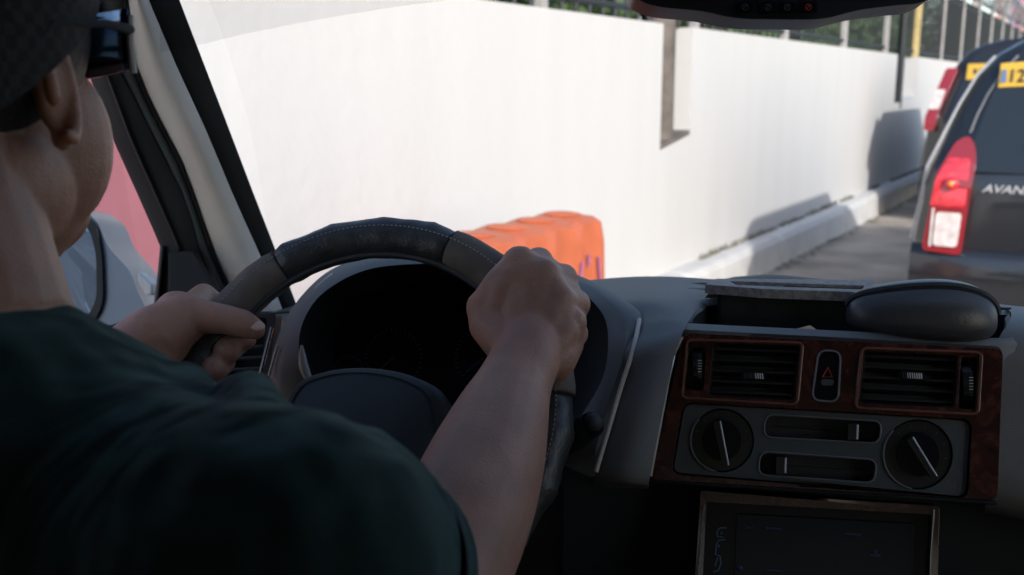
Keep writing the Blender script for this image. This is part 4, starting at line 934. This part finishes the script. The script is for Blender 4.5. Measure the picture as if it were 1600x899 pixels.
# left arm (behind the body) and left hand
LW = P(205, 552, .90)
person.cap([SH_L, P(-120, 900, .72), P(60, 640, .80), LW], [.05, .046, .038, .027])
rl = lambda px, py, o: P(px, py, rdp(px, py)+o)
person.cap([LW, P(245, 525, .905), rl(285, 500, -.035)], [.0285, .029, .024])
person.cap([LW, P(235, 550, .90), rl(262, 535, -.03)], [.026, .026, .022])
person.cap([rl(275, 488, -.03), rl(300, 492, -.034), rl(318, 496, -.034), rl(352, 500, -.031), rl(380, 507, -.028), rl(398, 515, -.026)], [.020, .0185, .0158, .0138, .0132, .0100])    # thumb along the rim
LF = [[(296, 486, -.020, .015), (318, 462, .026, .012), (362, 498, .030, .0105), (380, 515, .014, .0100), (385, 532, .000, .0095)],
      [(270, 508, -.022, .015), (288, 492, .028, .0125), (345, 522, .036, .0115), (371, 535, .016, .0125), (354, 549, -.008, .0128)],
      [(250, 535, -.022, .015), (264, 524, .028, .012), (320, 550, .036, .0115), (348, 566, .016, .0125), (334, 577, -.008, .0125)],
      [(236, 562, -.022, .014), (248, 556, .026, .011), (280, 580, .032, .0095), (306, 600, .010, .0085)]]
for f_ in LF: 
    q_ = [rl(a[0], a[1], a[2]) for a in f_]; person.cap([LW*.6+q_[0]*.4]+q_, [.02]+[a[3] for a in f_])
drv = organic(person, 'person', None, .0019, 7, 'skin', label='driver in dark green T-shirt and cap, both hands on the steering wheel', cat='person')
# nails
def nail(c0, ln_, nr, r_): 
    b = MB(); nr = nr.normalized(); t_ = (ln_-nr*ln_.dot(nr)).normalized(); s_ = t_.cross(nr)
    b.ell(c0, (r_*1.1, r_*.85, r_*.35), 'nail', Matrix((t_, s_, nr)).transposed(), 8); b.build('fingernail', drv)
nail(rl(402, 510, -.0335), RT*1+UP*-.3, -FW+UP*.9+RT*.2, .0065)
nail(rl(359, 548, .0025), RT*.3+UP*-.1-FW*.6, -FW*.5+UP*.6+RT*.6, .0050)
# hair, lengthened down the nape to darken the neck like shade; cap
h = MB(); h.ell(hp(0, -.012, .034), (.0765, .096, .086), 'hair', RH, 16); h.cap([hp(0, -.062, .0), hp(0, -.058, -.045), hp(.0, -.050, -.072)], [.062, .050, .040], 'hair'); hr_ = h.build('hair', drv, ang=181); rm_ = hr_.modifiers.new('r', 'REMESH'); rm_.mode = 'VOXEL'; rm_.voxel_size = .003; rm_.use_smooth_shade = True; sm_ = hr_.modifiers.new('s', 'SMOOTH'); sm_.iterations = 8
cp_ = MB(); rows = []
for i in range(13):
    th = (math.pi/2)*(i/12); rows.append([hp(.087*math.cos(th)*math.cos(p_), -.012+.106*math.cos(th)*math.sin(p_), .040+.088*math.sin(th)*(1) + .006*math.sin(p_)) for p_ in [2*math.pi*k_/40 for k_ in range(40)]])
rows.insert(0, [p-fu*.03 for p in rows[0]])
rows = [[p + fu*(.55*((p-HC).dot(face)+.012)-.004) - face*.012 for p in r] for r in rows]
cp_.grid(rows, 'cap', cv=True); cpo = cp_.build('cap', drv, solid=.003, ang=181)
# glasses pushed against the cap
gl = empty('sunglasses', hp(0, .09, .03), 'sunglasses with blue mirrored lenses worn by the driver in the cap', 'sunglasses')
hp0 = hp
hp = lambda x, y, z: hp0(x*1.05, y-.016, z+.016)
for sx in (1, -1):
    b = MB(); b.grid([[hp(sx*(.008+.060*q), .112-.020*q**2.2-.012*q, .026-.040*v*(1-.15*q)) for q in np.linspace(0, 1, 8)] for v in np.linspace(0, 1, 6)], 'lens'); lo_ = b.build('lens', gl, solid=.002)
    b = MB(); b.tube([hp(sx*.070, .080, .022), hp(sx*.0715, .076, .006), hp(sx*.070, .080, -.010)], .0018, 'white', 6); b.build('lens_rim', lo_)
    b = MB(); b.tube([hp(sx*.070, .078, .014), hp(sx*.080, .04, .014), hp(sx*.0835, -.01, .010), hp(sx*.080, -.03, -.010)], [.0032, .0022, .0018, .0018], 'matte', 8); b.build('temple', gl)
b = MB(); b.tube([hp(-.01, .114, .018), hp(0, .117, .020), hp(.01, .114, .018)], .002, 'gloss', 6); b.build('bridge', gl)
hp = hp0
# shirt
t = MB()
t.cap([P(-30, 850, .49), Vector((-.385, .33, 1.14)), PEL+Vector((0, 0, .02))], [.125, .155, .155])
t.cap([P(-220, 800, .60), P(-40, 720, .53), P(110, 822, .49), P(285, 905, .44), SH_R], [.085, .088, .084, .078, .073])
t.cap([P(70, 680, .54), P(235, 768, .52), P(345, 812, .48)], [.055, .052, .054])
t.cap([SH_R, P(500, 862, .465), P(520, 888, .50)], [.070, .064, .062])
for a in [[(284, 618, .52, .018), (295, 700, .46, .020), (310, 820, .41, .018)], [(388, 628, .50, .0175), (404, 700, .44, .020), (412, 820, .385, .018)], [(440, 660, .48, .012), (455, 740, .43, .014)],
          [(470, 690, .47, .012), (490, 760, .425, .012), (500, 880, .38, .012)], [(180, 612, .55, .018), (160, 720, .45, .02), (200, 800, .41, .018)], [(572, 716, .49, .017), (560, 790, .44, .016), (600, 880, .43, .012)]]:
    t.cap([P(*x[:3]) for x in a], [x[3] for x in a])
ax_ = (EL-SH_R).normalized(); hem0 = P(495, 885, .485); hem1 = P(546, 905, .52); 
t.tube([hem0-ax_*.03, hem0, hem1], [.062, .062, .061], 'shirt', 32)
so3 = organic(t, 'shirt', drv, .0035, 6, 'shirt')
dt = bpy.data.textures.new('folds', 'CLOUDS'); dt.noise_scale = .09; dm = so3.modifiers.new('d', 'DISPLACE'); dm.texture = dt; dm.strength = .010; dm.texture_coords = 'LOCAL'
# open hem: a short turned tube beyond the filled sleeve
hm = MB(); uu = ax_.orthogonal().normalized(); vv = ax_.cross(uu)
rows = []
for off, r_ in [(-.012, .0625), (0, .0632), (.012, .0632), (.017, .0625), (.017, .0595), (.008, .058), (-.006, .056)]:
    rows.append([hem1+ax_*off+(uu*math.cos(a)+vv*math.sin(a))*(r_*1.045+.0012*math.sin(3*a+1)) for a in [2*math.pi*k_/48 for k_ in range(48)]])
hm.grid(rows, 'shirt', cv=True); hm.build('sleeve_hem', so3, ang=181)
hm = MB(); hm.tube([hem1-ax_*.0135+(uu*math.cos(a)+vv*math.sin(a))*.0658 for a in [2*math.pi*k_/60 for k_ in range(60)]], .0009, 'matte', 5, closed=True); hm.build('hem_stitch', so3)
pn = MB()
for sx in (-.12, .10): pn.cap([PEL+Vector((sx, 0, -.0)), Vector((-.38+sx*1.4, .78, .86)), Vector((-.38+sx*1.2, 1.02, .54))], [.10, .078, .06])
organic(pn, 'trousers', drv, .008, 6, 'pants')
